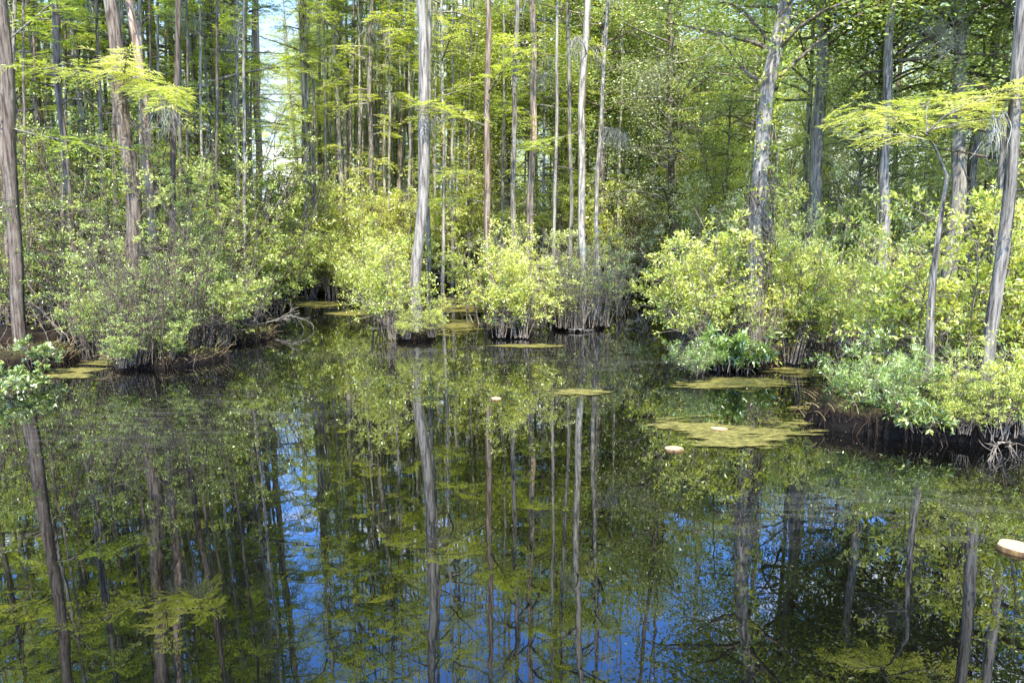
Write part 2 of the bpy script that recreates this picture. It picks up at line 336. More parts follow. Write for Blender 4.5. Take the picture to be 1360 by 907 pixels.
def rosettes(g, tips, dirs, rng, per, ln, wd, mi, tint, spread=0.9, up=0.55, jit=0.02):
    n = len(tips); P = np.repeat(tips, per, 0) + rng.normal(0, jit, (n*per, 3))
    D = unit(np.repeat(unit(dirs), per, 0)*0.6 + rdir(rng, n*per)*spread + np.array([0, 0, 0.05]))
    Nn = unit(rdir(rng, n*per)*(1-up) + np.array([0, 0, up]))
    t = np.repeat(np.broadcast_to(tint, (n,)), per) + rng.normal(0, 0.13, n*per)
    g.leaves(P, D, Nn, ln*rng.uniform(0.6, 1.2, n*per), wd*rng.uniform(0.7, 1.15, n*per), np.clip(t, 0, 1), mi)

def shrub_protos(seed, H, spread, stems, leafm, ln, wd, per=7, nb=10, nt=4, bare=0.25, droop=0.03, leafy=1.0, base=0.18, tb=0.45, up=0.5, lean=0.35, zmin=0.2, twig='twig'):
    """returns (stems mesh, foliage mesh)"""
    rng = np.random.default_rng(seed); gs = G(); gf = G(); tips = []; dirs = []; tt = []
    for s in range(stems):
        a = rng.uniform(0, 2*math.pi); rr = rng.uniform(0.02, base)
        p0 = (rr*math.cos(a), rr*math.sin(a), -0.1); a2 = a+rng.normal(0, 0.5); le = rng.uniform(0.1, 1)*lean
        d = (math.cos(a2)*le, math.sin(a2)*le, 1); h = H*(0.35+0.85*rng.beta(1.5, 1.6)); lf = rng.choice([0.25, 0.7, 1.0], p=[0.33, 0.37, 0.3])*leafy
        P = curve(p0, d, h*1.05, 9, rng, 0.10, -0.01+droop*0.5); r = np.linspace(0.011, 0.003, 9)*rng.uniform(0.7, 1.3)*(H/2)**0.5
        gs.tube(P, r, 4)
        for b in range(nb):
            t = rng.uniform(bare, 1); f = t*8; k = min(int(f), 7); q = P[k]+(P[k+1]-P[k])*(f-k)
            dr = unit(rdir(rng, 1, -0.1, 0.8)[0] + 0.4*unit(q*np.array([1, 1, 0])+1e-6)); bl = spread*rng.uniform(0.25, 0.7)*(1.15-0.55*t)
            B = curve(q, dr, bl, 5, rng, 0.16, droop); gs.tube(B, np.linspace(0.005, 0.002, 5)*(H/2)**0.4, 3)
            if rng.random() > lf: continue
            for c in range(nt):
                f = rng.uniform(1.2, 4); k = min(int(f), 3); q2 = B[k]+(B[k+1]-B[k])*(f-k)
                tw = unit(B[k+1]-B[k])+rdir(rng, 1, -0.2, 0.8)[0]*0.9; tl = rng.uniform(0.05, 0.2)*spread
                T = curve(q2, tw, tl, 3, rng, 0.1, 0); gs.tube(T, [0.0022, 0.0018, 0.0012], 3)
                if T[-1][2] < zmin*H*rng.uniform(0.1, 1.5): continue
                tips.append(T[-1]); dirs.append(T[-1]-T[-2]); tips.append(T[1]); dirs.append(T[-1]-T[-2])
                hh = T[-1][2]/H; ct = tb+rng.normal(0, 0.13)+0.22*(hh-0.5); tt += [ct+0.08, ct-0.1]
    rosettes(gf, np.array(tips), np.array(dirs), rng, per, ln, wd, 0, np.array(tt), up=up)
    return gs.mesh('stems', [M[twig]]), gf.mesh('foliage', [leafm])

def spray(g, P, rng, width, fl, fw, mi, tint, step=0.035, side_n=None, flat=0.22, droop=0.45):
    """feathery two-ranked cypress foliage along branch polyline P"""
    seg = np.linalg.norm(np.diff(P, axis=0), axis=1); cum = np.concatenate([[0], np.cumsum(seg)]); Lt = cum[-1]
    n = side_n or max(4, int(Lt/0.085))
    Pb = []; Db = []; Tb = []
    for k in range(n):
        s = Lt*(0.12+0.88*(k+rng.random())/n); i = min(np.searchsorted(cum, s)-1, len(P)-2); i = max(i, 0)
        q = P[i]+(P[i+1]-P[i])*((s-cum[i])/seg[i]); ax = unit(P[i+1]-P[i])
        sd = unit(np.cross(ax, [0, 0, 1]))*(1 if k % 2 else -1)
        d = unit(sd*0.8+ax*0.75+rng.normal(0, flat, 3)); tl = width*rng.uniform(0.5, 1.1)*(1.05-0.65*(s/Lt)**1.5)
        m = max(3, int(tl/step)); sp = np.linspace(0.08, 1, m); tw = q + d*sp[:, None]*tl + np.array([0, 0, -1])*(sp[:, None]**2)*tl*droop*rng.uniform(0.2, 1)
        s2 = unit(np.cross(d, [0, 0, 1])); ct = tint+rng.normal(0, 0.10)
        for sg in (1, -1):
            Pb.append(tw); Db.append(np.broadcast_to(unit(s2*sg*0.75+d*0.7), (m, 3))+rng.normal(0, 0.12, (m, 3))); Tb.append(np.full(m, ct))
        Pb.append(tw[-1:]); Db.append(d[None]); Tb.append(np.array([ct]))
        g.tube(np.array([q, tw[-1]]), [0.003, 0.0015], 3, mi=1)
    Pb = np.concatenate(Pb); Db = np.concatenate(Db); Tb = np.concatenate(Tb); k = len(Pb)
    Nn = unit(np.array([0, 0, 1.0])+rng.normal(0, 0.25, (k, 3)))
    g.leaves(Pb, Db, Nn, fl*rng.uniform(0.6, 1.15, k), fw, np.clip(Tb+rng.normal(0, 0.08, k), 0, 1), mi, 0.02, 0.5)

def cypress_crown(seed, z0, z1, rmax, nbr, fl=0.13, fw=0.022, step=0.06, tint=0.45, bark=None, leaf=None, moss=0):
    rng = np.random.default_rng(seed); g = G()
    for b in range(nbr):
        t = (b+rng.random())/nbr; z = z0+(z1-z0)*t; a = rng.uniform(0, 2*math.pi)
        ln = rmax*(0.35+0.65*math.sin(math.pi*min(1, 0.15+0.85*(1-t)**0.8)))*rng.uniform(0.55, 1.1)
        if t > 0.85: ln *= 0.6
        P = curve((0, 0, z), (math.cos(a), math.sin(a), rng.uniform(0.0, 0.5)), ln, 6, rng, 0.10, 0.06)
        g.tube(P, np.linspace(0.022, 0.005, 6)*(0.6+ln/rmax*0.7), 4, mi=1)
        if moss and rng.random() < moss:
            for c in range(14):
                f = rng.uniform(0.8, 4.5); k = int(f); q = P[k]+(P[k+1]-P[k])*(f-k)+rng.normal(0, 0.02, 3)
                g.tube(curve(q, (rng.normal(0, .3), rng.normal(0, .3), -1), rng.uniform(0.15, 0.6), 5, rng, 0.2, 0.1), np.linspace(0.006, 0.002, 5), 3, mi=2)
        if t > 0.5 and rng.random() < 0.45: continue
        spray(g, P, rng, 0.55*ln**0.5, fl, fw, 0, tint+rng.normal(0, 0.12), step, side_n=int(4+ln*5.5))
        for c in range(rng.integers(1, 4)):
            k = rng.integers(1, 5); d = unit(P[k+1]-P[k])+np.array([0, 0, rng.uniform(-0.3, 0.3)])+rng.normal(0, 0.6, 3)*np.array([1, 1, 0.3])
            Q = curve(P[k], d, ln*rng.uniform(0.25, 0.55), 4, rng, 0.1, 0.08); g.tube(Q, [0.008, 0.006, 0.004, 0.002], 3, mi=1)
            spray(g, Q, rng, 0.30, fl, fw, 0, tint+rng.normal(0, 0.12), step, side_n=int(3+ln*2.5))
    return g.mesh('crown', [leaf or M['cyp'], bark or M['bark'], M['moss']])

def hardwood_crown(seed, z0, z1, rmax, nl, ln=0.075, wd=0.04, per=34, tint=0.4, leaf=None, cl=0.28, bark=None, sub=4):
    rng = np.random.default_rng(seed); g = G(); tips = []; tt = []
    for b in range(nl):
        t = (b+rng.random())/nl; z = z0+(z1-z0)*t*0.9; a = rng.uniform(0, 2*math.pi)
        r = rmax*(0.45+0.6*math.sin(math.pi*(0.15+0.8*t)))*rng.uniform(0.5, 1.1)
        P = curve((0, 0, z), (math.cos(a), math.sin(a), rng.uniform(0.1, 0.9)), r, 6, rng, 0.16, 0.05)
        g.tube(P, np.linspace(0.03, 0.007, 6)*(0.5+r/rmax*0.8), 4, mi=1); ct0 = tint+rng.normal(0, 0.10)
        for c in range(sub):
            k = rng.integers(2, 5); Q = curve(P[k], unit(P[k+1]-P[k])+rdir(rng, 1, -0.3, 0.7)[0], r*rng.uniform(0.2, 0.5), 4, rng, 0.15, 0.02)
            g.tube(Q, [0.010, 0.007, 0.005, 0.003], 3, mi=1)
            for q in (Q[-1], Q[-2], Q[-1]+rng.normal(0, 0.18, 3)): tips.append(q); tt.append(ct0+rng.normal(0, 0.1))
        tips.append(P[-1]); tt.append(ct0)
    tips = np.array(tips); tt = np.array(tt); n = len(tips); m = n*per
    off = rng.normal(0, 1, (m, 3))*np.array([cl, cl, cl*0.5]); P = np.repeat(tips, per, 0)+off
    D = unit(rdir(rng, m, -0.5, 0.35)); Nn = unit(rdir(rng, m)*0.55+np.array([0, 0, 0.5]))
    T = np.repeat(tt, per)+rng.normal(0, 0.12, m)+off[:, 2]/cl*0.05
    g.leaves(P, D, Nn, ln*rng.uniform(0.6, 1.25, m), wd*rng.uniform(0.7, 1.2, m), np.clip(T, 0, 1), 0)
    return g.mesh('crown', [leaf or M['dark'], bark or M['barkd']])

def trunk_mesh(P, r0, r1, flare=0.8, fh=0.45, seg=14, seed=0, mat=None, flutes=5, rough=0.11, dz=0.12):
    """P: path (K,3) starting at the base, local coordinates"""
    rng = np.random.default_rng(seed); P = np.asarray(P, float)
    c = np.concatenate([[0], np.cumsum(np.linalg.norm(np.diff(P, axis=0), axis=1))]); Lt = c[-1]
    s1 = np.arange(0, min(Lt, 2.0), dz*0.6); s2 = np.arange(min(Lt, 2.0), Lt, dz*2.5); s = np.concatenate([s1, s2, [Lt]])
    C = np.stack([np.interp(s, c, P[:, i]) for i in range(3)], -1)
    w = r0*0.5; ph = rng.uniform(0, 6, 4)
    C[:, 0] += w*np.sin(s*0.9+ph[0])*np.minimum(s/1.5, 1)+w*0.35*np.sin(s*2.9+ph[2])*np.minimum(s, 1); C[:, 1] += w*np.sin(s*0.8+ph[1])*np.minimum(s/1.5, 1)
    th = np.arange(seg)*2*math.pi/seg
    rad = (r0+(r1-r0)*(s/Lt))[:, None]*np.ones(seg)[None]
    fl = np.exp(-s/fh)[:, None]
    rad = rad*(1+flare*fl*(1+0.38*np.cos(flutes*th+ph[3])[None]+0.2*np.cos((flutes+3)*th+ph[1])[None]))
    rad = rad*(1+rough*(vnoise(th[None]*2.2+np.cos(th)[None]*3+seed, s[:, None]*0.8+seed)-0.5)*2+rough*0.8*(rng.random((1, seg))-0.5)*2)
    rad = rad*(1+0.05*(rng.random(rad.shape)-0.5)*2)
    V = C[:, None].repeat(seg, 1); V[:, :, 0] += rad*np.cos(th); V[:, :, 1] += rad*np.sin(th)
    K = len(s); i = np.arange(K-1)[:, None]*seg; j = np.arange(seg)[None]; j2 = (j+1) % seg
    g = G(); g.add(V.reshape(-1, 3), np.stack([i+j, i+j2, i+seg+j2, i+seg+j], -1).reshape(-1, 4), 0.5, 0, True)
    return g.mesh('trunk', [mat or M['bark']])

def moss_mesh(P, rng, n, ln, mat=None):
    """tangled strands of grey moss hanging from polyline P"""
    g = G()
    for k in range(n):
        t = rng.random()*(len(P)-1); i = min(int(t), len(P)-2); q = P[i]+(P[i+1]-P[i])*(t-i)+rng.normal(0, 0.03, 3)
        C = curve(q, (rng.normal(0, 0.35), rng.normal(0, 0.35), -1), ln*rng.uniform(0.3, 1.1), 6, rng, 0.22, 0.1)
        g.tube(C, np.linspace(0.004, 0.0015, 6), 3)
    return g.mesh('moss', [mat or M['moss']])

def dead_twigs(p0, d, ln, rng, levels=3, r=0.012, mat=None, wob=0.2, g=None):
    own = g is None; g = g or G()
    P = curve(p0, d, ln, 7, rng, wob, 0.0); g.tube(P, np.linspace(r, r*0.35, 7), 4)
    if levels > 0:
        for k in range(5):
            i = rng.integers(1, 6); dead_twigs(P[i], unit(P[min(i+1, 6)]-P[i-1])+rng.normal(0, 0.6, 3), ln*rng.uniform(0.3, 0.6), rng, levels-1, r*0.5, mat, wob, g)
    return g.mesh('twigs', [mat or M['dead']]) if own else None

# ------------------------------------------------------------------ prototypes
print('protos')
SH = {}
SH['azal'] = [shrub_protos(11+i, 1.55, 0.85, 18, M['azal'], 0.049, 0.020, 6, 10, 4, 0.25, tb=0.60, lean=0.42, zmin=0.26) for i in range(4)]
SH['grn'] = [shrub_protos(31+i, 1.7, 0.85, 16, M['dark'], 0.062, 0.027, 6, 11, 4, 0.2, tb=0.55, lean=0.4) for i in range(4)]
SH['pale'] = [shrub_protos(51+i, 2.0, 0.9, 12, M['grey'], 0.042, 0.020, 8, 12, 4, 0.25, tb=0.5) for i in range(3)]
SH['tall'] = [shrub_protos(71+i, 3.6, 1.2, 14, M['dark'], 0.054, 0.024, 7, 16, 5, 0.14, tb=0.52, lean=0.3, zmin=0.12) for i in range(3)]
SH['tallp'] = [shrub_protos(81+i, 3.4, 1.2, 14, M['azal'], 0.050, 0.022, 7, 15, 5, 0.14, tb=0.48, lean=0.35, zmin=0.12) for i in range(3)]
SH['bare'] = [shrub_protos(91+i, 2.3, 0.9, 30, M['dark'], 0.050, 0.022, 5, 7, 4, 0.35, leafy=0.4, tb=0.6, base=0.35, zmin=0.3, lean=0.22) for i in range(3)]
SH['will'] = [shrub_protos(101+i, 1.0, 0.85, 16, M['will'], 0.078, 0.013, 7, 8, 4, 0.25, droop=0.10, tb=0.42, lean=0.9, up=0.6, zmin=0.1) for i in range(3)]
SH['tangle'] = [shrub_protos(141+i, 2.6, 0.95, 32, M['dark'], 0.044, 0.019, 6, 12, 4, 0.2, leafy=0.40, tb=0.40, base=0.5, zmin=0.2, lean=0.3, twig='twig_shaded') for i in range(4)]  # leaf tint lowered and twigs darkened to carry the left bank's shade
SH['herb'] = [shrub_protos(111+i, 0.5, 0.3, 12, M['will'], 0.085, 0.022, 7, 5, 3, 0.1, droop=0.05, tb=0.38, lean=0.5, zmin=0.05) for i in range(3)]
SH['big'] = [shrub_protos(121+i, 0.8, 0.7, 6, M['shade'], 0.15, 0.075, 3, 6, 3, 0.2, droop=0.06, tb=0.5, lean=0.9, up=0.5, zmin=0.05) for i in range(2)]

CY = {}
CY['high'] = [cypress_crown(200+i, 5.6, 14.0, 2.0, 22) for i in range(3)]
CY['mid'] = [cypress_crown(210+i, 1.9, 14.0, 1.7, 48, tint=0.58, moss=0.25) for i in range(4)]
CY['thin'] = [cypress_crown(220+i, 5.0, 13.0, 1.3, 26, tint=0.5, moss=0.4) for i in range(2)]
HW = [hardwood_crown(240+i, 1.8, 11.0, 3.0, 52, tint=0.42) for i in range(3)]
CY['young'] = [cypress_crown(230+i, 0.7, 5.0, 1.35, 34, fl=0.12, step=0.05, tint=0.62) for i in range(3)]
HWH = [hardwood_crown(270+i, 4.4, 11.0, 2.4, 44, tint=0.5) for i in range(2)]
HWP = [hardwood_crown(250+i, 1.5, 10.0, 2.6, 46, ln=0.06, wd=0.032, per=36, tint=0.5, leaf=M['grey'], bark=M['bark']) for i in range(2)]
HWY = [hardwood_crown(260+i, 1.4, 8.0, 2.2, 40, ln=0.07, wd=0.036, per=32, tint=0.5, leaf=M['azal'], bark=M['bark']) for i in range(2)]
BT = {}
for k, mt in (('bark', 'bark'), ('barkg', 'barkg'), ('barkr', 'barkr'), ('barkd', 'barkd')):
    BT[k] = []
    for i in range(3):
        rng = np.random.default_rng(300+i+len(k)*17); P = np.array([[0, 0, -0.3], [rng.normal(0, .05), 0, 3], [rng.normal(0, .12), 0, 7], [rng.normal(0, .2), 0, 14.2]])
        BT[k].append(trunk_mesh(P, 0.10, 0.035, 0.6, 0.5, 10, i+5, M[mt], 4))

# ------------------------------------------------------------------ placing
cnt = {}
def put_shrub(kind, px, py, h=None, label=None, name='shrub', cat='shrub', group=None, seed=0, z=None, wide=1.0, xy=None):
    rng = np.random.default_rng(1000+seed+int(px*7)+int(py)); pr = SH[kind][rng.integers(len(SH[kind]))]
    p = onw(px, py, 0.1) if xy is None else np.array([xy[0], xy[1], 0])
    zz = float(ground_z(p[0], p[1])) if z is None else z
    H0 = {'azal': 1.55, 'grn': 1.7, 'pale': 2.0, 'tall': 3.6, 'tallp': 3.4, 'bare': 2.3, 'tangle': 2.6, 'will': 1.0, 'herb': 0.5, 'big': 0.8}[kind]
    s = (h or H0)/H0*1.0
    o = thing(name, (p[0], p[1], max(zz, -0.1)), label, cat, group, rng.uniform(0, 6.28), (s*wide, s*wide, s))
    link('stem', pr[0], o); link('foliage', pr[1], o); return o

def tree_path(pts, Y, H, zb=None):
    W = [at(px, py, Y) for px, py in pts]; b = W[0].copy()
    zb = float(ground_z(b[0], b[1])) if zb is None else zb
    # drop the first point to the ground along the trunk
    if W[0][2] > zb+0.05:
        d = W[0]-W[1]; k = (W[0][2]-zb)/max(1e-3, -d[2]); W[0] = W[0]+d*min(k, 3)*1.0; W[0][2] = zb
    else: W[0][2] = zb
    top = W[-1]; d = unit(W[-1]-W[-2]); d = unit(d+np.array([0, 0, 0.3]))
    if H > top[2]: W.append(top+d*(H-top[2])/d[2]*0.5); W.append(W[-1]+unit(d+np.array([0, 0, 1.]))*(H-W[-1][2]))
    W = np.array(W); base = W[0].copy(); return base, W-base

def hero(name, pts, Y, wpx, H, label, mat='bark', crown='high', flare=0.8, fh=0.4, seed=0, cat='tree', group=None, zb=None, tint=None, cscale=None, flutes=5):
    """tree traced through the given picture points at distance Y; wpx = trunk width in the photograph at the first third"""
    r = wpx/2*Y/F; base, P = tree_path(pts, Y, H, zb); o = thing(name, base, label, cat, group)
    Q = np.vstack([[P[0]-np.array([0, 0, 0.35])], P[1:]]) if len(P) > 1 else P
    Q[0][:2] = P[0][:2]
    link('trunk', trunk_mesh(Q, r*0.9, r*(0.32 if H > 4 else 0.12), flare, fh, 20 if wpx > 12 else 12, seed, M[mat], flutes), o)
    if crown:
        rng = np.random.default_rng(seed+77); pool = CY.get(crown) or {'hw': HW, 'hwp': HWP, 'hwy': HWY, 'hwh': HWH}[crown]
        c = link('crown', pool[rng.integers(len(pool))], o); s = cscale or H/14.2
        # centre the crown on the trunk at crown height
        zc = 5*s; k = np.searchsorted(P[:, 2], zc); k = min(max(k, 1), len(P)-1); f = (zc-P[k-1][2])/max(1e-3, P[k][2]-P[k-1][2]); ax = P[k-1]+(P[k]-P[k-1])*f
        tp = P[-1]; sl = (tp[:2]-ax[:2])/max(1, tp[2]-ax[2])
        c.rotation_euler = (-math.atan(sl[1]), math.atan(sl[0]), rng.uniform(0, 6.28)) if False else (0, 0, rng.uniform(0, 6.28))
        c.location = (float(ax[0]), float(ax[1]), 0); c.scale = (s, s, s)
    return o, base, P

def hero_spray(o, base, pts, Y, name='branch', leaf='cyp', width=0.4, fl=0.10, fw=0.016, tint=0.6, step=0.035, r=0.012, seed=0, subs=3, Y2=None, mat='bark'):
    """low side branch with feathery foliage; picture points, from trunk outwards"""
    rng = np.random.default_rng(seed+900); n = len(pts); W = np.array([at(px, py, Y+(0 if Y2 is None else (Y2-Y)*i/(n-1))) for i, (px, py) in enumerate(pts)])
    tt = np.linspace(0, n-1, max(7, n*2)); P = np.stack([np.interp(tt, np.arange(n), W[:, i]) for i in range(3)], -1)-base
    g = G(); g.tube(P, np.linspace(r, r*0.3, len(P)), 6, mi=1); ln = np.linalg.norm(P[-1]-P[0])
    spray(g, P[len(P)//5:], rng, width, fl, fw, 0, tint, step)
    for s in range(subs):
        k = rng.integers(len(P)//4, len(P)-1); d = unit(P[k+1]-P[k])+np.array([rng.normal(0, .5), rng.normal(0, 1.0), rng.normal(0, .12)])
        Q = curve(P[k], d, ln*rng.uniform(0.25, 0.5), 5, rng, 0.08, 0.03); g.tube(Q, np.linspace(r*0.5, r*0.2, 5), 4, mi=1); spray(g, Q, rng, width*0.8, fl, fw, 0, tint, step)
    return link(name, g.mesh(name, [M[leaf], M[mat]]), o), P

def hero_moss(o, P, seed, n=60, ln=0.4):
    return link('moss', moss_mesh(P, np.random.default_rng(seed), n, ln), o)

def hummock(px, py, wpx, label, depth_ratio=0.8, h=0.2, seed=0, fringe=150, z0=-0.25, straw=0.25):
    c = onw(px, py); Yc = c[1]; r = wpx/2*Yc/F; c = np.array([c[0], c[1]+r*depth_ratio, 0])
    rng = np.random.default_rng(seed+500); seg = 72; rings = [(0.0, 1.0), (0.3, 0.98), (0.55, 0.93), (0.75, 0.86), (0.9, 0.72), (0.97, 0.5), (1.0, 0.25), (1.02, 0.05), (1.04, -0.3), (1.08, -1.2)]
    th = np.arange(seg)*2*math.pi/seg; V = []
    nz = 1+0.30*(fbm(np.cos(th)*1.7+seed, np.sin(th)*1.7+seed)-0.5)*2+0.05*rng.normal(0, 1, seg)
    for f, hh in rings:
        rr = r*f*nz; x = rr*np.cos(th); y = rr*np.sin(th)*depth_ratio
        z = h*hh*(0.7+0.6*fbm(x*4+seed*3, y*4)) if hh > 0 else np.full(seg, h*hh)
        V.append(np.stack([x, y, z], -1))
    V = np.concatenate(V); K = len(rings); i = np.arange(K-1)[:, None]*seg; j = np.arange(seg)[None]; j2 = (j+1) % seg
    g = G(); g.add(V, np.stack([i+j, i+j2, i+seg+j2, i+seg+j], -1).reshape(-1, 4), 0.5, 0, True)
    o = link('hummock', g.mesh('hummock', [M['hum']]), None, c); tag(o, label, kind='structure')
    for nm, mt, n in (('root_fringe', 'root', fringe), ('dead_grass', 'straw', int(fringe*straw))):
        g = G()
        for k in range(n):
            a = rng.uniform(0, 2*math.pi); q = nz[int(a/2/math.pi*seg) % seg]*r*rng.uniform(0.9, 1.06)
            p = np.array([q*math.cos(a), q*math.sin(a)*depth_ratio, h*rng.uniform(0.1, 0.9)])
            if nm == 'root_fringe': C = curve(p, (math.cos(a)*0.3, math.sin(a)*0.3, -1), h*rng.uniform(0.5, 1.1), 5, rng, 0.25, 0.1)
            else: C = curve(p, (math.cos(a)*0.7, math.sin(a)*0.7, 1.2), rng.uniform(0.08, 0.25), 5, rng, 0.1, 0.25)
            g.tube(C, np.linspace(0.005, 0.002, 5)*rng.uniform(0.6, 1.5), 3)
        if n: link(nm, g.mesh(nm, [M[mt]]), o)
    # moss, litter and tiny sprouts over the top
    n = int(2600*min(1, r)); a = rng.uniform(0, 2*math.pi, n); q = np.sqrt(rng.random(n))*r*1.0; kk = (a/2/math.pi*seg).astype(int) % seg; q = q*nz[kk]
    f = q/(r*nz[kk]); x = q*np.cos(a); y = q*np.sin(a)*depth_ratio; zz = h*np.interp(f, [t_[0] for t_ in rings[:7]], [t_[1] for t_ in rings[:7]])*(0.7+0.6*fbm(x*4+seed*3, y*4))
    g = G(); g.leaves(np.stack([x, y, zz-0.005], -1), unit(rdir(rng, n, 0.1, 1)), unit(rdir(rng, n)+[0, 0, 0.5]), rng.uniform(0.015, 0.07, n), rng.uniform(0.006, 0.018, n), np.clip(rng.normal(0.4, 0.25, n)+0.3*(fbm(x*3, y*3+seed)-0.5), 0, 1))
    link('moss_cover', g.mesh('moss_cover', [M['cover']]), o)
    return o, c, r, h

print('layout')
# ------------------------------------------------------------------ hummocks (small peat islands)
hummock(551, 452, 50, 'small peat islet holding the tall middle trunk, black sides under yellow moss', seed=1, h=0.15)
hummock(678, 446, 52, 'small peat islet fringed with red brown rootlets, bright shrubs on top', seed=2, h=0.16, fringe=260)
hummock(768, 438, 74, 'wider dark peat islet crowded with several thin trunks', seed=3, h=0.16)
hummock(424, 392, 36, 'far small peat islet at the end of the channel, pale moss on it', seed=4, h=0.15, fringe=80)
hummock(482, 406, 44, 'far dark peat islet under low shrubs, right of the channel end', seed=5, h=0.14, fringe=80)
hummock(995, 490, 104, 'peat islet at the foot of the vine covered trunk', seed=6, h=0.2, depth_ratio=0.9, fringe=260)
hummock(1290, 588, 300, 'large peat bank with black undercut side at the right', seed=7, h=0.30, depth_ratio=0.75, fringe=200)
hummock(10, 492, 116, 'mossy peat hummock under the flared trunk at the left edge', seed=8, h=0.22, depth_ratio=1.0, fringe=200)
hummock(185, 492, 130, 'dark root tangled peat bank under the left thicket', seed=9, h=0.16, depth_ratio=1.3, fringe=260, straw=0.25)
hummock(310, 456, 66, 'low dark peat bank tip under overhanging grey twigs', seed=10, h=0.14, depth_ratio=1.5, fringe=200)
hummock(357, 412, 40, 'small dark bank tip where the channel narrows at the left', seed=11, h=0.14, depth_ratio=1.8, fringe=120)

# ------------------------------------------------------------------ traced trees
T = {}
def mk(key, *a, **k): T[key] = hero(*a, **k); return T[key]
# left group
o, b, P = mk('L1', 'cypress_tree', [(30, 452), (18, 300), (8, 150), (0, 0)], depth_of(470), 19, 15, 'stout grey cypress with flared foot on the mossy hummock at the left edge', 'barkd', 'high', 1.7, 0.4, 1, 'cypress')
hero_spray(o, b, [(12, 170), (60, 182), (110, 190), (150, 200)], b[1], tint=0.45, width=0.55, seed=1)
hero_spray(o, b, [(4, 60), (50, 20), (90, 8)], b[1], tint=0.3, width=0.5, seed=2)
mk('L2', 'cypress_tree', [(116, 446), (100, 350), (90, 200), (82, 130), (72, 0)], 11.3, 11, 14, 'dark leaning slim trunk just right of the stout left edge cypress', 'barkd', 'thin', 0.6, 0.4, 2, 'cypress')
mk('L3', 'cypress_tree', [(74, 420), (62, 220), (52, 100), (44, 0)], 15, 13, 15, 'grey trunk behind and between the two leftmost foreground cypresses', 'bark', 'high', 0.6, 0.4, 3, 'cypress')
o, b, P = mk('L4', 'cypress_tree', [(183, 450), (172, 250), (158, 100), (148, 0)], 10.4, 22, 15, 'thickest dark trunk of the left bank rising behind the lime cypress spray', 'barkd', 'high', 0.9, 0.5, 4, 'cypress')
B, Pb = hero_spray(o, b, [(172, 95), (150, 92), (115, 98), (60, 88)], 11.0, leaf='cyphi', tint=0.35, width=0.45, seed=3, Y2=9.6, step=0.028)
B, Pb = hero_spray(o, b, [(166, 100), (185, 105), (210, 122), (226, 142)], 11.0, leaf='cyphi', tint=0.6, width=0.45, seed=4, Y2=9.2, step=0.026, fl=0.12)
hero_spray(o, b, [(164, 110), (166, 90), (170, 62)], 10.8, leaf='cyphi', tint=0.8, width=0.35, seed=5, Y2=9.0, step=0.025, fl=0.12)
hero_moss(o, Pb, 6, 120, 0.55)
mk('L5', 'cypress_tree', [(210, 440), (198, 280), (185, 120), (172, 0)], 10.9, 14, 15, 'reddish grey trunk leaning beside the thickest left bank trunk', 'barkr', 'high', 0.7, 0.4, 5, 'cypress')
mk('L6', 'cypress_tree', [(228, 430), (231, 330), (233, 150), (236, 0)], 11.0, 9, 14, 'thin dark straight trunk right of the lime spray on the left bank', 'barkd', 'thin', 0.5, 0.4, 6, 'cypress')
mk('L7', 'cypress_tree', [(252, 400), (250, 200), (243, 0)], 17, 9, 15, 'thin grey trunk close behind the dark straight one on the left bank', 'bark', 'high', 0.5, 0.4, 7, 'cypress')
mk('L8', 'cypress_tree', [(306, 400), (305, 230), (303, 0)], 15.5, 13, 15, 'wide pale grey trunk on the left bank, left of the twin channel trunks', 'barkg', 'mid', 0.6, 0.4, 8, 'cypress')
mk('L9', 'cypress_tree', [(343, 390), (342, 200), (342, 0)], 17.5, 11, 16, 'reddish straight trunk at the left of the bright sky gap', 'barkr', 'thin', 0.5, 0.4, 9, 'cypress')
mk('L10', 'cypress_tree', [(334, 390), (331, 200), (327, 0)], 18.2, 7, 16, 'slim grey trunk almost touching the reddish one by the sky gap', 'barkg', None, 0.5, 0.4, 10, 'cypress')
mk('L11', 'cypress_tree', [(150, 430), (148, 330), (140, 180), (122, 60), (118, 0)], 14, 6, 12, 'very thin dark stem between the leaning slim trunk and the thickest trunk', 'barkd', 'thin', 0.4, 0.4, 11, 'cypress')
mk('L12', 'cypress_tree', [(276, 400), (272, 250), (262, 120), (256, 0)], 19, 7, 13, 'slim trunk with a kinked bare limb behind the left bank', 'barkd', 'thin', 0.4, 0.4, 12, 'cypress')
# centre group
o, b, P = mk('C1', 'cypress_tree', [(556, 440), (551, 380), (556, 300), (561, 150), (562, 0)], depth_of(452)+0.15, 17, 15, 'tall pale cypress trunk alone on the small islet in mid channel', 'barkg', 'high', 1.1, 0.3, 21, 'cypress')
hero_spray(o, b, [(561, 135), (590, 140), (625, 150)], b[1], tint=0.7, width=0.35, seed=21, Y2=b[1]-.4)
mk('C2', 'cypress_tree', [(571, 400), (569, 250), (568, 0)], 15.0, 8, 14, 'slim grey trunk half hidden right behind the tall islet cypress', 'bark', None, 0.4, 0.4, 22, 'cypress')
mk('C3', 'cypress_tree', [(589, 395), (588, 250), (588, 0)], 18.5, 6, 14, 'thin pale trunk standing between the islet cypress and the brown one', 'barkg', 'mid', 0.4, 0.4, 23, 'cypress')
o, b, P = mk('C4', 'cypress_tree', [(662, 436), (651, 345), (648, 200), (646, 0)], depth_of(446)+0.3, 10, 14, 'reddish brown slender trunk on the red rooted islet, crooked limb to its right', 'barkr', None, 0.7, 0.3, 24, 'cypress')
hero_spray(o, b, [(647, 125), (660, 108), (672, 85), (690, 66)], b[1], tint=0.65, width=0.55, seed=24, Y2=b[1]-.5, r=0.02, subs=5)
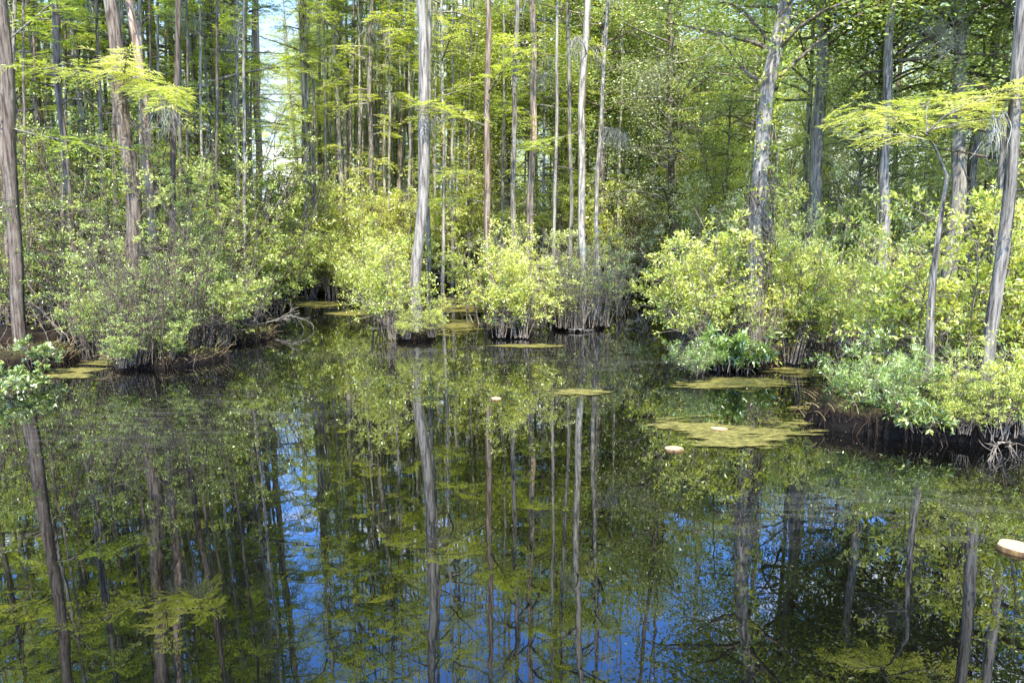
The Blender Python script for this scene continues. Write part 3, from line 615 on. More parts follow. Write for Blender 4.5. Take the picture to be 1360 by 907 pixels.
hero_spray(o, b, [(646, 168), (620, 158), (590, 148), (555, 140)], b[1], tint=0.65, width=0.5, seed=25, Y2=b[1]-.7, r=0.012)
hero_spray(o, b, [(650, 240), (620, 228), (575, 232)], b[1], tint=0.7, width=0.4, seed=26, Y2=b[1]-.2, r=0.008)
hero_spray(o, b, [(650, 270), (610, 262), (580, 266)], b[1], tint=0.7, width=0.4, seed=27, Y2=b[1]+.3, r=0.008)
hero_moss(o, np.array([at(x, y, b[1]-.5)-b for x, y in [(600, 150), (570, 158), (562, 165)]]), 27, 60, 0.35)
mk('C5', 'cypress_tree', [(681, 420), (683, 300), (685, 150), (686, 0)], 13.2, 9, 14, 'slim grey green trunk just right of the reddish brown one', 'bark', 'thin', 0.4, 0.4, 25, 'cypress')
mk('C6', 'cypress_tree', [(706, 395), (705, 250), (706, 120), (708, 0)], 17, 12, 15, 'knobbly pale pinkish trunk left of the thin trunk cluster', 'barkr', 'mid', 0.4, 0.4, 26, 'cypress')
mk('C7', 'cypress_tree', [(733, 430), (736, 250), (741, 0)], 12.85, 6, 13, 'thinnest grey stem at the left of the dark islet cluster', 'barkg', None, 0.4, 0.3, 27, 'cypress')
mk('C8', 'cypress_tree', [(757, 425), (757, 250), (756, 0)], 13.15, 7, 14, 'slim brown stem in the middle of the dark islet cluster', 'bark', None, 0.5, 0.3, 28, 'cypress')
o, b, P = mk('C9', 'cypress_tree', [(771, 420), (773, 250), (777, 120), (781, 0)], 12.75, 12, 15, 'thickest grey trunk of the dark islet cluster', 'barkg', 'high', 0.7, 0.35, 29, 'cypress')
hero_spray(o, b, [(776, 175), (745, 182), (712, 188)], b[1], tint=0.6, width=0.4, seed=29, Y2=b[1]-.4, r=0.008)
mk('C10', 'cypress_tree', [(795, 420), (792, 300), (798, 180), (806, 0)], 13.4, 7, 14, 'slender trunk bowing right, rightmost of the dark islet cluster', 'barkg', 'thin', 0.6, 0.3, 30, 'cypress')
o, b, P = mk('C11', 'dead_stump', [(785, 425), (786, 390), (788, 352)], 12.75, 10, 1.15, 'short broken grey stump standing among the dark islet stems', 'barkg', None, 0.6, 0.2, 31, 'stump')
mk('C12', 'hardwood_tree', [(893, 400), (894, 250), (891, 120), (888, 40)], 19, 11, 13, 'dark mossy trunk in the shaded woods behind the right channel', 'barkd', 'hwp', 0.5, 0.4, 32, 'tree')
mk('C13', 'hardwood_tree', [(945, 390), (950, 250), (955, 60)], 22, 10, 13, 'pale thin trunk glimpsed deep in the woods right of the mossy one', 'barkg', 'hw', 0.4, 0.4, 33, 'tree')
mk('C14', 'cypress_tree', [(742, 380), (742, 200), (745, 0)], 20, 6, 13, 'thin dark trunk seen through the cluster from the woods behind', 'barkd', 'thin', 0.4, 0.4, 34, 'cypress')
# channel stand
for k, (x0, x1, wd, Y, mt, lb) in enumerate([
        (408, 400, 9, 20.6, 'barkg', 'leftmost pale trunk of the close pair at the channel end'),
        (418, 406, 9, 20.9, 'barkg', 'right hand pale trunk of the close pair at the channel end'),
        (456, 443, 10, 21.4, 'barkg', 'grey trunk leaning left in the fan of trunks beyond the channel'),
        (463, 450, 9, 21.9, 'barkg', 'second grey trunk in the fan of trunks beyond the channel'),
        (466, 468, 8, 21.6, 'bark', 'straight grey trunk where the fan of trunks meets the ground'),
        (470, 482, 8, 22.2, 'barkg', 'grey trunk leaning right in the fan of trunks beyond the channel'),
        (490, 494, 11, 21.2, 'bark', 'stouter grey trunk right of the fan beyond the channel'),
        (507, 509, 6, 22.5, 'barkd', 'thin dark trunk between the stouter grey one and the islet cypress'),
        (531, 533, 7, 22, 'barkd', 'dark slim trunk just left of the tall islet cypress')]):
    mk('S%d' % k, 'cypress_tree', [(x0, 370), ((x0*2+x1)/3, 250), (x1, 0)], Y, wd*0.78, 15, lb, mt, 'mid' if k in (1, 6) else 'thin', 0.5, 0.5, 40+k, 'cypress')
mk('S20', 'cypress_tree', [(427, 388), (424, 350), (420, 320), (419, 240)], depth_of(392)+0.3, 8, 5.5, 'short mossy footed trunk on the far small islet', 'bark', None, 1.0, 0.3, 60, 'cypress')
rng = np.random.default_rng(314)
for px0, px1, Y in [(430, 432, 20.8), (437, 441, 23), (478, 476, 21.5), (499, 498, 22.5), (515, 518, 21), (523, 525, 24), (541, 544, 21.5), (600, 601, 20.5), (612, 614, 23), (622, 625, 21), (633, 633, 22), (668, 669, 20), (696, 697, 21.5),
                    (720, 722, 20), (822, 827, 19.8), (842, 847, 21), (866, 872, 20.5), (448, 447, 23.5), (485, 488, 24), (549, 549, 23.5), (404, 402, 22), (425, 423, 24), (434, 434, 22.5), (452, 453, 22), (458, 461, 23.2), (474, 471, 23.7), (481, 481, 22.4), (495, 499, 23.1), (503, 504, 24.2), (511, 512, 22.1), (527, 528, 22.8), (536, 539, 23.9), (576, 577, 23.5), (595, 595, 22.3), (606, 607, 24), (617, 619, 22.1), (627, 628, 23.4), (657, 658, 22.8), (674, 675, 23.7), (713, 712, 22.9), (729, 729, 24), (750, 751, 22.6), (765, 766, 23.8), (815, 818, 23), (579, 579, 22), (640, 641, 24), (412, 411, 24.5)]:
    mk('q%d' % px0, 'cypress_tree', [(px0, 370), ((px0+px1)/2+rng.normal(0, 1.5), 220), (px1, 0)], Y, rng.uniform(3.5, 5.5), 13, 'thin straight pale trunk in the crowd just beyond the channel', 'barkg', 'thin' if px0 % 5 < 2 else None, 0.4, 0.4, px0, 'cypress', 'thin straight trunks just beyond the channel')
for px0, px1, Y in [(24, 18, 15), (38, 30, 14), (92, 86, 16), (110, 104, 17), (137, 129, 15), (166, 161, 16.5), (206, 199, 15.5), (268, 266, 16), (290, 288, 15), (318, 316, 16.5), (260, 257, 18), (222, 218, 18), (296, 297, 19), (70, 64, 18), (242, 240, 15.5), (8, 2, 13.5), (50, 44, 16.5), (84, 78, 14), (100, 95, 18.5), (124, 117, 17.5), (144, 138, 18.5), (155, 150, 14.5), (178, 173, 18), (190, 185, 15.5), (214, 210, 17), (231, 228, 18.5), (248, 247, 14.8), (281, 279, 17.5), (312, 311, 18.5), (324, 323, 15.5), (337, 337, 19.5)]:
    mk('p%d' % px0, 'cypress_tree', [(px0, 400), ((px0+px1)/2+rng.normal(0, 2), 220), (px1, 0)], 11.6+(Y-13.5)*0.75, rng.uniform(4, 7), 13, 'thin straight trunk in the crowd close behind the left bank', ['bark', 'barkg', 'barkd'][px0 % 3], 'thin' if px0 % 4 < 2 else None, 0.4, 0.4, px0, 'cypress', 'thin straight trunks close behind the left bank')
# right group
o, b, P = mk('R1', 'hardwood_tree', [(1001, 478), (1004, 380), (1012, 240), (1026, 120), (1044, 0)], depth_of(490)+0.3, 25, 13, 'big leaning trunk wrapped in vines on the islet at right', 'barkg', 'hwh', 1.1, 0.3, 71, 'tree')
rng = np.random.default_rng(7); g = G(); gl = G(); tips = []
for k in range(150):
    z0 = rng.uniform(0.1, 2.8); a = rng.uniform(0, 6.28); pts = []
    for s in range(8):
        z = z0+s*rng.uniform(0.08, 0.16); ax = [np.interp(z, P[:, 2], P[:, q]) for q in (0, 1)]; a += rng.normal(0, 0.5); rr = rng.uniform(0.13, 0.30)*(1.25-0.2*z)
        pts.append((ax[0]+rr*math.cos(a), ax[1]+rr*math.sin(a), z))
    g.tube(np.array(pts), 0.005*rng.uniform(0.6, 1.4), 3)
for k in range(420):
    z = 0.4+4.4*rng.random()**1.3; ax = np.array([np.interp(z, P[:, 2], P[:, 0]), np.interp(z, P[:, 2], P[:, 1]), z]); a = rng.uniform(0, 6.28); rr = rng.uniform(0.12, 0.36)*(1.2-0.16*z)
    tips.append(ax+np.array([rr*math.cos(a), rr*math.sin(a), 0]))
tips = np.array(tips); rosettes(gl, tips, tips*np.array([1, 1, 0])+1e-3, rng, 5, 0.062, 0.032, 0, rng.uniform(0.1, 0.8, len(tips)))
v = link('vine', g.mesh('vine', [M['twig']]), o); link('leaves', gl.mesh('leaves', [M['vine']]), v)
mk('R2', 'hardwood_tree', [(1072, 440), (1078, 290), (1084, 150), (1096, 0)], 12.6, 20, 14, 'rough grey bare trunk right behind the vine wrapped one', 'barkg', 'hwh', 0.5, 0.4, 72, 'tree')
mk('R3', 'hardwood_tree', [(1066, 440), (1070, 250), (1080, 0)], 14.5, 7, 12, 'thin trunk just left of the rough grey one, partly behind it', 'bark', 'hwh', 0.4, 0.4, 73, 'tree')
mk('R4', 'hardwood_tree', [(1158, 430), (1161, 270), (1170, 150), (1176, 40), (1168, 0)], 14, 10, 12, 'crooked slim trunk under the flat lime cypress crown', 'barkd', 'hwh', 0.4, 0.4, 74, 'tree')
mk('R5', 'hardwood_tree', [(1188, 430), (1190, 150), (1202, 0)], 17, 8, 12, 'dark slim trunk behind and right of the crooked one', 'barkd', 'hwy', 0.4, 0.4, 75, 'tree')
o, b, P = mk('R6', 'cypress_tree', [(1235, 520), (1237, 420), (1244, 330), (1250, 270), (1254, 235), (1246, 205), (1230, 186)], depth_of(560)+0.1, 22, 2.0, 'small crooked cypress with flat lime crown on the right bank', 'bark', None, 0.45, 0.3, 76, 'cypress')
Yb = b[1]
hero_spray(o, b, [(1232, 180), (1205, 163), (1175, 153), (1135, 148)], Yb, leaf='cyphi', tint=0.65, width=0.42, seed=61, Y2=Yb-0.5, step=0.022, fl=0.085, fw=0.012, subs=7, r=0.010)
hero_spray(o, b, [(1232, 176), (1260, 150), (1300, 135), (1345, 112)], Yb, leaf='cyphi', tint=0.75, width=0.42, seed=62, Y2=Yb-0.4, step=0.022, fl=0.085, fw=0.012, subs=7, r=0.010)
hero_spray(o, b, [(1232, 178), (1230, 150), (1235, 128)], Yb, leaf='cyphi', tint=0.6, width=0.5, seed=63, Y2=Yb+0.8, step=0.022, fl=0.085, fw=0.012, subs=6, r=0.010)
hero_spray(o, b, [(1236, 172), (1270, 165), (1320, 158)], Yb, leaf='cyphi', tint=0.55, width=0.4, seed=64, Y2=Yb+0.4, step=0.024, fl=0.085, fw=0.012, subs=5, r=0.010)
hero_spray(o, b, [(1230, 186), (1195, 178), (1150, 182)], Yb, leaf='cyphi', tint=0.55, width=0.3, seed=65, Y2=Yb+0.2, step=0.024, fl=0.085, fw=0.012, subs=3, r=0.008)
o, b, P = mk('R7', 'hardwood_tree', [(1262, 430), (1266, 250), (1270, 100), (1277, 0)], 11.5, 22, 13, 'pale thick trunk hung with grey twigs at the upper right', 'barkg', 'hwh', 0.5, 0.4, 77, 'tree')
rng = np.random.default_rng(78); g = G(); q0 = at(1268, 60, 11.3)-b
for k in range(9): dead_twigs(q0+rng.normal(0, 0.08, 3), (-0.9+rng.normal(0, .25), -0.5, rng.uniform(-0.1, 0.5)), rng.uniform(0.4, 0.9), rng, 3, 0.009, None, 0.25, g)
link('branch', g.mesh('branch', [M['moss']]), o)
mk('R8', 'cypress_tree', [(1305, 570), (1315, 450), (1332, 300), (1345, 150), (1356, 0)], depth_of(575)+0.2, 19, 13, 'shaggy fluted trunk leaning out at the right edge of the bank', 'bark', 'high', 1.4, 0.45, 79, 'cypress')
mk('R9', 'hardwood_tree', [(1340, 430), (1344, 250), (1348, 80), (1352, 0)], 11, 15, 13, 'dark trunk half hidden behind the shaggy right edge trunk', 'barkd', 'hw', 0.5, 0.4, 80, 'tree')
mk('R10', 'cypress_tree', [(1372, 560), (1380, 300), (1400, 0)], 8.0, 16, 13, 'grey trunk cut by the right edge of the view', 'bark', 'high', 0.8, 0.5, 81, 'cypress')
mk('R11', 'hardwood_tree', [(1262, 560), (1268, 500), (1290, 430), (1318, 380)], depth_of(560)+0.5, 6, 2.2, 'thin leaning sapling between the crooked cypress and the shaggy trunk', 'barkr', None, 0.4, 0.2, 82, 'sapling')

# pale grey moss hung on some trees
for key, pts, n, ln in [('S6', [(484, 40), (500, 30), (518, 45)], 90, 0.9), ('S3', [(470, 60), (488, 75), (500, 85)], 70, 0.9), ('C10', [(803, 170), (818, 172), (836, 182)], 90, 0.4),
                        ('C9', [(776, 60), (768, 50), (758, 56)], 50, 0.5), ('C6', [(706, 90), (718, 100), (728, 96)], 60, 0.6), ('C12', [(885, 80), (868, 90), (850, 100)], 110, 1.0), ('L8', [(300, 70), (290, 62), (280, 66)], 60, 0.7), ('R8', [(1335, 150), (1322, 160), (1318, 175)], 40, 0.3)]:
    o, b, P = T[key]; Pm = np.array([at(x, y, b[1]-0.2)-b for x, y in pts]); hero_moss(o, Pm, len(key)+n, n, ln)
    g = G(); q = np.array([np.interp(Pm[0][2], P[:, 2], P[:, 0]), np.interp(Pm[0][2], P[:, 2], P[:, 1]), Pm[0][2]-0.1]); g.tube(np.vstack([[q], Pm]), [0.014, 0.011, 0.008, 0.004], 5); link('branch', g.mesh('branch', [M['bark']]), o)

# ------------------------------------------------------------------ shrubs traced from the picture
hs = [  # kind, px, base py, height m, label
 ('azal', 528, 443, 1.5, 'yellow green shrub on the small islet, left foot of the tall pale cypress'),
 ('azal', 540, 449, 0.5, 'low leafy sprig at the front left edge of the tall pale cypress islet'),
 ('azal', 574, 446, 0.6, 'small shrub at the right foot of the tall pale cypress'),
 ('azal', 510, 420, 2.0, 'bright shrub behind the islet, reaching out left over the water'),
 ('azal', 660, 442, 1.35, 'sunlit shrub on the left half of the red rooted islet'),
 ('azal', 690, 442, 1.5, 'sunlit shrub on the right half of the red rooted islet'),
 ('azal', 636, 423, 1.9, 'yellow green shrub just behind the red rooted islet at its left'),
 ('azal', 712, 430, 1.5, 'yellow green shrub between the red rooted islet and the dark one'),
 ('bare', 748, 432, 1.35, 'twiggy half bare shrub at the left of the dark islet'),
 ('bare', 772, 432, 1.5, 'grey twiggy shrub in the middle of the dark islet'),
 ('bare', 797, 430, 1.4, 'twiggy shrub at the right end of the dark islet'),
 ('pale', 820, 415, 1.5, 'pale leaved shrub leaning over the water right of the dark islet'),
 ('pale', 775, 410, 1.7, 'pale shrub behind the stems of the dark islet'),
 ('grn', 472, 404, 1.2, 'deep green low shrub on the far dark islet, left half'),
 ('grn', 492, 404, 1.2, 'deep green low shrub on the far dark islet, right half'),
 ('azal', 408, 390, 2.0, 'sunlit shrub left of the mossy footed trunk at the channel end'),
 ('azal', 442, 390, 2.1, 'sunlit shrub right of the mossy footed trunk at the channel end'),
 ('azal', 945, 474, 1.6, 'tall yellow green shrub on the left flank of the vine wrapped trunk'),
 ('azal', 1046, 474, 1.5, 'yellow green shrub on the right flank of the vine wrapped trunk'),
 ('azal', 1056, 466, 1.7, 'sunlit shrub reaching right from the vine trunk islet'),
 ('azal', 985, 466, 1.8, 'tallest sunlit shrub behind the vine wrapped trunk'),
 ('azal', 915, 455, 1.8, 'airy yellow shrub overhanging the water left of the vine trunk islet'),
 ('herb', 962, 484, 0.45, 'upright lance leaved herb at the water edge below the vine trunk'),
 ('herb', 975, 482, 0.6, 'taller lance leaved herb just left of the vine trunk foot'),
 ('will', 925, 492, 0.42, 'low narrow leaved sprig over the water at the left of the vine islet'),
 ('bare', 1006, 480, 0.9, 'bare root shoots around the foot of the vine wrapped trunk'),
 ('will', 1150, 550, 0.62, 'fresh green narrow leaved shrub arching out over the water'),
 ('will', 1190, 556, 0.6, 'fresh green narrow leaved shrub against the crooked cypress, left of it'),
 ('will', 1208, 540, 0.7, 'taller narrow leaved shrub behind the arching ones'),
 ('big', 1222, 572, 0.3, 'dark broad leaved shoot at the foot of the crooked cypress'),
 ('azal', 1278, 574, 0.5, 'small leaved bright shrub between crooked cypress and shaggy trunk'),
 ('azal', 1262, 568, 0.55, 'small leaved shrub just right of the crooked cypress'),
 ('azal', 1325, 578, 0.8, 'low bright shrub in front of the shaggy right trunk'),
 ('azal', 1350, 572, 0.9, 'bright shrub at the right edge of the bank'),
 ('azal', 1225, 520, 1.9, 'airy yellow green shrub behind the crooked cypress'),
 ('azal', 1290, 530, 2.0, 'airy yellow green shrub behind the shaggy right trunk'),
 ('azal', 1340, 530, 1.8, 'tall yellow green shrub behind the right edge of the bank'),
 ('azal', 1180, 490, 1.7, 'golden leaved shrub over the dark hollow at right'),
 ('bare', 1100, 462, 1.3, 'tangle of brown twigs over the dark hollow behind the vine islet'),
 ('bare', 1130, 470, 1.4, 'tangle of brown twigs right of the dark hollow'),
 ('grn', 1080, 455, 1.5, 'green shrub behind the dark hollow at the foot of the rough grey trunk'),
 ('grn', 140, 462, 0.95, 'glossy pale tipped shrub catching light on the left bank'),
 ('big', 46, 486, 0.35, 'broad leaved shoot on the mossy hummock'),
 ('tangle', 175, 482, 1.2, 'dark thicket of bare stems at the front of the left bank'),
 ('tangle', 208, 474, 1.5, 'thicket of bare stems behind the broken white twig'),
 ('tangle', 146, 470, 1.5, 'bare stems at the left corner of the left bank'),
 ('tangle', 243, 464, 2.0, 'half bare shrub in shade halfway along the left bank'),
 ('grn', 160, 488, 0.5, 'small leafy sprout at the front edge of the left bank thicket'),
 ('tangle', 195, 464, 1.7, 'leafy tangle rising from the middle of the left bank thicket'),
 ('grn', 225, 476, 0.6, 'low green leafy shrub at the foot of the left bank thicket'),
 ('tangle', 270, 456, 1.7, 'dark leaved shrub overhanging the water on the left bank'),
 ('grn', 300, 452, 1.4, 'green leaved shrub near the tip of the left bank'),
 ('tangle', 325, 438, 1.5, 'leafless twiggy shrub leaning from the left bank tip'),
 ('grn', 345, 420, 1.8, 'dark green shrub where the channel narrows'),
 ('grn', 362, 410, 1.9, 'dark green shrub at the last bend of the left shore'),
 ('tangle', 125, 446, 2.6, 'tall twiggy shrub between the slim leaning trunk and the thickest trunk'),
 ('tall', 160, 452, 2.6, 'tall leafy shrub smothering the thickest left bank trunk'),
 ('tangle', 222, 446, 2.8, 'tall leafy shrub at the back of the left bank'),
 ('tallp', 262, 440, 2.6, 'tall sunlit shrub left of the wide pale trunk'),
 ('tall', 300, 430, 2.6, 'tall green shrub in front of the wide pale trunk'),
 ('tangle', 60, 440, 2.6, 'sunlit tall shrub behind the mossy hummock'),
 ('tallp', 15, 440, 2.4, 'sunlit tall shrub cut by the left edge behind the flared trunk'),
 ('tall', 335, 400, 3.2, 'tall green shrub left of the channel end'),
]
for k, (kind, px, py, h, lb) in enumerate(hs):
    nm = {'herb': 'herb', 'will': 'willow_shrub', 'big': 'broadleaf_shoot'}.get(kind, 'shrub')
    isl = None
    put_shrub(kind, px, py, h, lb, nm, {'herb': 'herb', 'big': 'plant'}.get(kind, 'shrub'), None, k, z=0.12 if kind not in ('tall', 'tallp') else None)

# near branch reaching in at the left edge
put_shrub('big', 12, 512, 0.38, 'dark glossy broad leaved shoot hanging over the water at the left edge', 'broadleaf_shoot', 'plant', None, 901, z=0.02)
put_shrub('big', 42, 503, 0.3, 'smaller broad leaved shoot drooping beside the left edge one', 'broadleaf_shoot', 'plant', None, 902, z=0.03)

# rows of shrubs on the shores behind
rng = np.random.default_rng(99)
def row(n, pxa, pxb, Ya, Yb_, kinds, ha, hb, label, group, name='shrub'):
    for k in range(n):
        px = pxa+(pxb-pxa)*(k+rng.random())/n
        for _ in range(30):
            Y = rng.uniform(Ya, Yb_); x = (px-680)/F*Y*1.01
            if inside(np.array([x]), np.array([Y]))[0] and edge_dist(np.array([x]), np.array([Y]))[0] > 0.15: break
        else: continue
        kind = kinds[rng.integers(len(kinds))]
        put_shrub(kind, px, 400, rng.uniform(ha, hb), label, name, 'shrub', group, int(rng.integers(9999)), xy=(x, Y))
row(26, 384, 660, 20.3, 23, ['azal', 'azal', 'tallp'], 1.8, 3.2, 'sunlit shrub of the thicket along the far shore left of centre', 'shrubs along the far shore, left of centre')
row(20, 640, 900, 18.5, 23, ['azal', 'azal', 'pale', 'tallp'], 1.8, 3.3, 'shrub of the thicket along the far shore right of centre', 'shrubs along the far shore, right of centre')
row(20, 380, 900, 23, 29, ['tallp', 'tall', 'azal'], 2.2, 4.0, 'tall shrub deep in the woods beyond the channel', 'shrubs deep in the woods beyond the channel')
row(30, -160, 350, 12.2, 17, ['tall', 'tallp', 'tangle', 'tangle'], 2.6, 4.2, 'tall shrub of the undergrowth behind the left bank', 'undergrowth shrubs behind the left bank')
row(18, -260, 340, 18, 28, ['tallp', 'tall'], 2.8, 4.5, 'tall shrub far back in the left woods', 'shrubs far back in the left woods')
row(24, 900, 1460, 11.5, 16, ['tall', 'tallp', 'pale', 'grn', 'azal'], 1.8, 3.2, 'shrub of the undergrowth behind the right bank', 'undergrowth shrubs behind the right bank')
row(18, 900, 1600, 16, 25, ['tall', 'tall', 'tallp'], 2.8, 4.6, 'tall shrub far back in the right woods', 'shrubs far back in the right woods')

# ------------------------------------------------------------------ background trees
def stand(n, pxa, pxb, Ya, Yb_, ha, hb, barks, crowns, label, group, name, seed, wr=(0.7, 1.2), minsep=0.5):
    rng = np.random.default_rng(seed); used = []
    for k in range(n*4):
        if len(used) >= n: break
        Y = math.sqrt(rng.uniform(Ya**2, Yb_**2)); px = rng.uniform(pxa, pxb); x = (px-680)/F*Y*1.01
        if 356 < px < 392 or not inside(np.array([x]), np.array([Y]))[0]: continue
        if any((x-a)**2+(Y-b_)**2 < minsep**2 for a, b_ in used): continue
        used.append((x, Y)); h = rng.uniform(ha, hb); s = h/(14.2 if crowns != ['young'] else 5.2)
        o = thing(name, (x, Y, float(ground_z(x, Y))), label, 'cypress' if name == 'cypress_tree' else 'tree', group, rng.uniform(0, 6.28), s)
        o.rotation_euler = (rng.normal(0, 0.02), rng.normal(0, 0.02), rng.uniform(0, 6.28))
        bk = BT[barks[rng.integers(len(barks))]]; tr = link('trunk', bk[rng.integers(3)], o); wv = rng.uniform(*wr); tr.scale = (wv, wv, 1) if crowns != ['young'] else (wv*0.5, wv*0.5, 0.36)
        c = crowns[rng.integers(len(crowns))]; pool = CY.get(c) or {'hw': HW, 'hwp': HWP, 'hwy': HWY, 'hwh': HWH}[c]
        link('crown', pool[rng.integers(len(pool))], o)
stand(58, -220, 340, 13, 22, 11, 14, ['bark', 'barkg', 'barkd'], ['mid', 'thin', 'high'], 'slender cypress in the crowded stand behind the left bank', 'slender cypresses behind the left bank', 'cypress_tree', 1, (0.45, 1.0))
stand(30, -300, 340, 22, 38, 11, 14, ['bark', 'barkg'], ['mid', 'mid', 'thin'], 'distant cypress deep in the left woods', 'distant cypresses deep in the left woods', 'cypress_tree', 2, (0.6, 1.2))
stand(64, 402, 660, 23, 38, 10, 12.5, ['bark', 'barkg', 'barkg'], ['mid', 'thin', 'thin'], 'distant slim cypress in the stand beyond the channel', 'slim cypresses beyond the channel', 'cypress_tree', 3, (0.55, 1.0))
stand(22, 640, 880, 20, 36, 11, 15, ['bark', 'barkg', 'barkd'], ['mid', 'thin', 'hwy'], 'slim tree in the woods behind the dark islet cluster', 'slim trees behind the dark islet', 'cypress_tree', 4, (0.6, 1.1))
stand(12, 800, 1100, 17, 30, 9, 13, ['barkd', 'bark'], ['hw', 'hwp', 'hw'], 'leafy hardwood in the shaded woods behind the right channel', 'leafy hardwoods behind the right channel', 'hardwood_tree', 5, (0.7, 1.3), 1.5)
stand(16, 1080, 1650, 15, 30, 9, 13, ['barkd', 'bark'], ['hw', 'hw', 'hwp'], 'leafy hardwood in the dense woods at the upper right', 'leafy hardwoods at the upper right', 'hardwood_tree', 6, (0.7, 1.3), 1.5)
stand(7, 880, 1520, 10, 13.5, 11, 12.5, ['barkd', 'bark'], ['hwh'], 'leafy tree crowding the top right, standing on the right bank', 'leafy trees on the right bank', 'hardwood_tree', 21, (0.7, 1.1), 1.3)
stand(6, 660, 900, 19, 24, 12, 13, ['barkd', 'bark'], ['hwh'], 'leafy tree rising behind the dark islet with foliage only high up', 'leafy high crowned trees behind the dark islet', 'hardwood_tree', 22, (0.7, 1.0), 1.3)
stand(8, 840, 1400, 13, 17, 5, 7.5, ['barkd', 'bark'], ['hwp', 'hwy', 'hw'], 'small leafy understory tree behind the right bank', 'small understory trees behind the right bank', 'hardwood_tree', 7, (0.6, 1.0), 1.2)
stand(8, -160, 330, 15, 21, 5, 7, ['barkd', 'bark'], ['hwy', 'hwp'], 'small leafy understory tree behind the left bank', 'small understory trees behind the left bank', 'hardwood_tree', 8, (0.6, 1.0), 1.2)

stand(14, 395, 660, 24.5, 31, 4.5, 8, ['bark', 'barkg'], ['young'], 'young feathery cypress in the thicket beyond the channel', 'young feathery cypresses beyond the channel', 'cypress_tree', 11, (0.5, 0.8), 0.8)
stand(14, -150, 345, 13.5, 22, 4.5, 8, ['bark', 'barkg'], ['young'], 'young feathery cypress in the undergrowth behind the left bank', 'young feathery cypresses behind the left bank', 'cypress_tree', 12, (0.5, 0.8), 0.8)
stand(12, 640, 1000, 18.5, 28, 4.5, 8, ['bark', 'barkg'], ['young'], 'young feathery cypress in the woods right of the middle', 'young feathery cypresses right of the middle', 'cypress_tree', 13, (0.5, 0.8), 0.8)

# ------------------------------------------------------------------ masses nobody could count
rng = np.random.default_rng(44)
def cloud(name, n_cl, per, Ya, Yb_, ang, zf, ln, wd, cl, mat, label, seed, gap=None):
    rng = np.random.default_rng(seed); Y = np.sqrt(rng.uniform(Ya**2, Yb_**2, n_cl)); px = rng.uniform(ang[0], ang[1], n_cl); x = (px-680)/F*Y
    z = zf(px, Y, rng.random(n_cl)); keep = z > 0.05
    keep &= fbm(x*0.35+5, z*0.5+Y*0.1) > 0.40
    if gap is not None: keep &= ~gap(px, z, Y)
    x, Y, z = x[keep], Y[keep], z[keep]; n = len(x); m = n*per
    off = rng.normal(0, 1, (m, 3))*np.array([cl, cl, cl*0.45]); P = np.repeat(np.stack([x, Y, z], -1), per, 0)+off
    g = G(); D = unit(rdir(rng, m, -0.4, 0.4)); Nn = unit(rdir(rng, m)*0.5+np.array([0, 0, 0.6]))
    t = np.repeat(rng.uniform(0.25, 0.75, n), per)+rng.normal(0, 0.12, m)
    g.leaves(P, D, Nn, ln*rng.uniform(0.6, 1.2, m), wd*rng.uniform(0.7, 1.2, m), np.clip(t, 0, 1), 0)
    tag(link(name, g.mesh(name, [mat])), label, kind='stuff')
topf = lambda px: 10.5+3.0*fbm(px*0.02, px*0+3)+np.where(px > 820, 2.0, 0)
cloud('far_woods', 7500, 26, 38, 58, (-500, 1900), lambda px, Y, u: topf(px)*u**0.8*(Y/46), 0.26, 0.11, 0.42, M['far'], 'far off wood of bright green foliage closing the view', 3,
      gap=lambda px, z, Y: (px > 352) & (px < 394) & (z > 6.0+Y*0.04) )
def underz(px, Y, u): return 0.1+u*u*1.2
# low growth on the ground
rng2 = np.random.default_rng(8); n = 9000; Y = np.sqrt(rng2.uniform(10.5**2, 32**2, n)); px = rng2.uniform(-300, 1700, n); x = (px-680)/F*Y
ok = inside(x, Y) & (edge_dist(x, Y) > 0.1); x, Y = x[ok], Y[ok]; n = len(x); z = ground_z(x, Y)+rng2.random(n)**1.5*0.9; per = 16; m = n*per
g = G(); P = np.repeat(np.stack([x, Y, z], -1), per, 0)+rng2.normal(0, 1, (m, 3))*np.array([.16, .16, .10]); P[:, 2] = np.maximum(P[:, 2], 0.06)
g.leaves(P, unit(rdir(rng2, m, -0.3, 0.6)), unit(rdir(rng2, m)*0.6+np.array([0, 0, .5])), 0.09*rng2.uniform(.6, 1.2, m), 0.04, np.clip(np.repeat(rng2.uniform(0.1, 0.75, n), per)+rng2.normal(0, .1, m), 0, 1))
tag(link('undergrowth', g.mesh('undergrowth', [M['dark']])), 'low leafy growth covering the ground between the shrubs', kind='stuff')
g = G()
n = 5200; Y = np.sqrt(rng2.uniform(10.5**2, 30**2, n)); px = rng2.uniform(-300, 1700, n); x = (px-680)/F*Y; ok = inside(x, Y); x, Y = x[ok], Y[ok]; z = ground_z(x, Y)
for a, b_, c in zip(x, Y, z): g.tube(curve((a, b_, c-0.05), (rng2.normal(0, .35), rng2.normal(0, .35), 1), rng2.uniform(0.5, 3.0), 5, rng2, 0.15), np.linspace(0.008, 0.003, 5)*rng2.uniform(.6, 1.5), 3)
tag(link('brush', g.mesh('brush', [M['twig']])), 'thin brown stems and twigs filling the woods floor', kind='stuff')

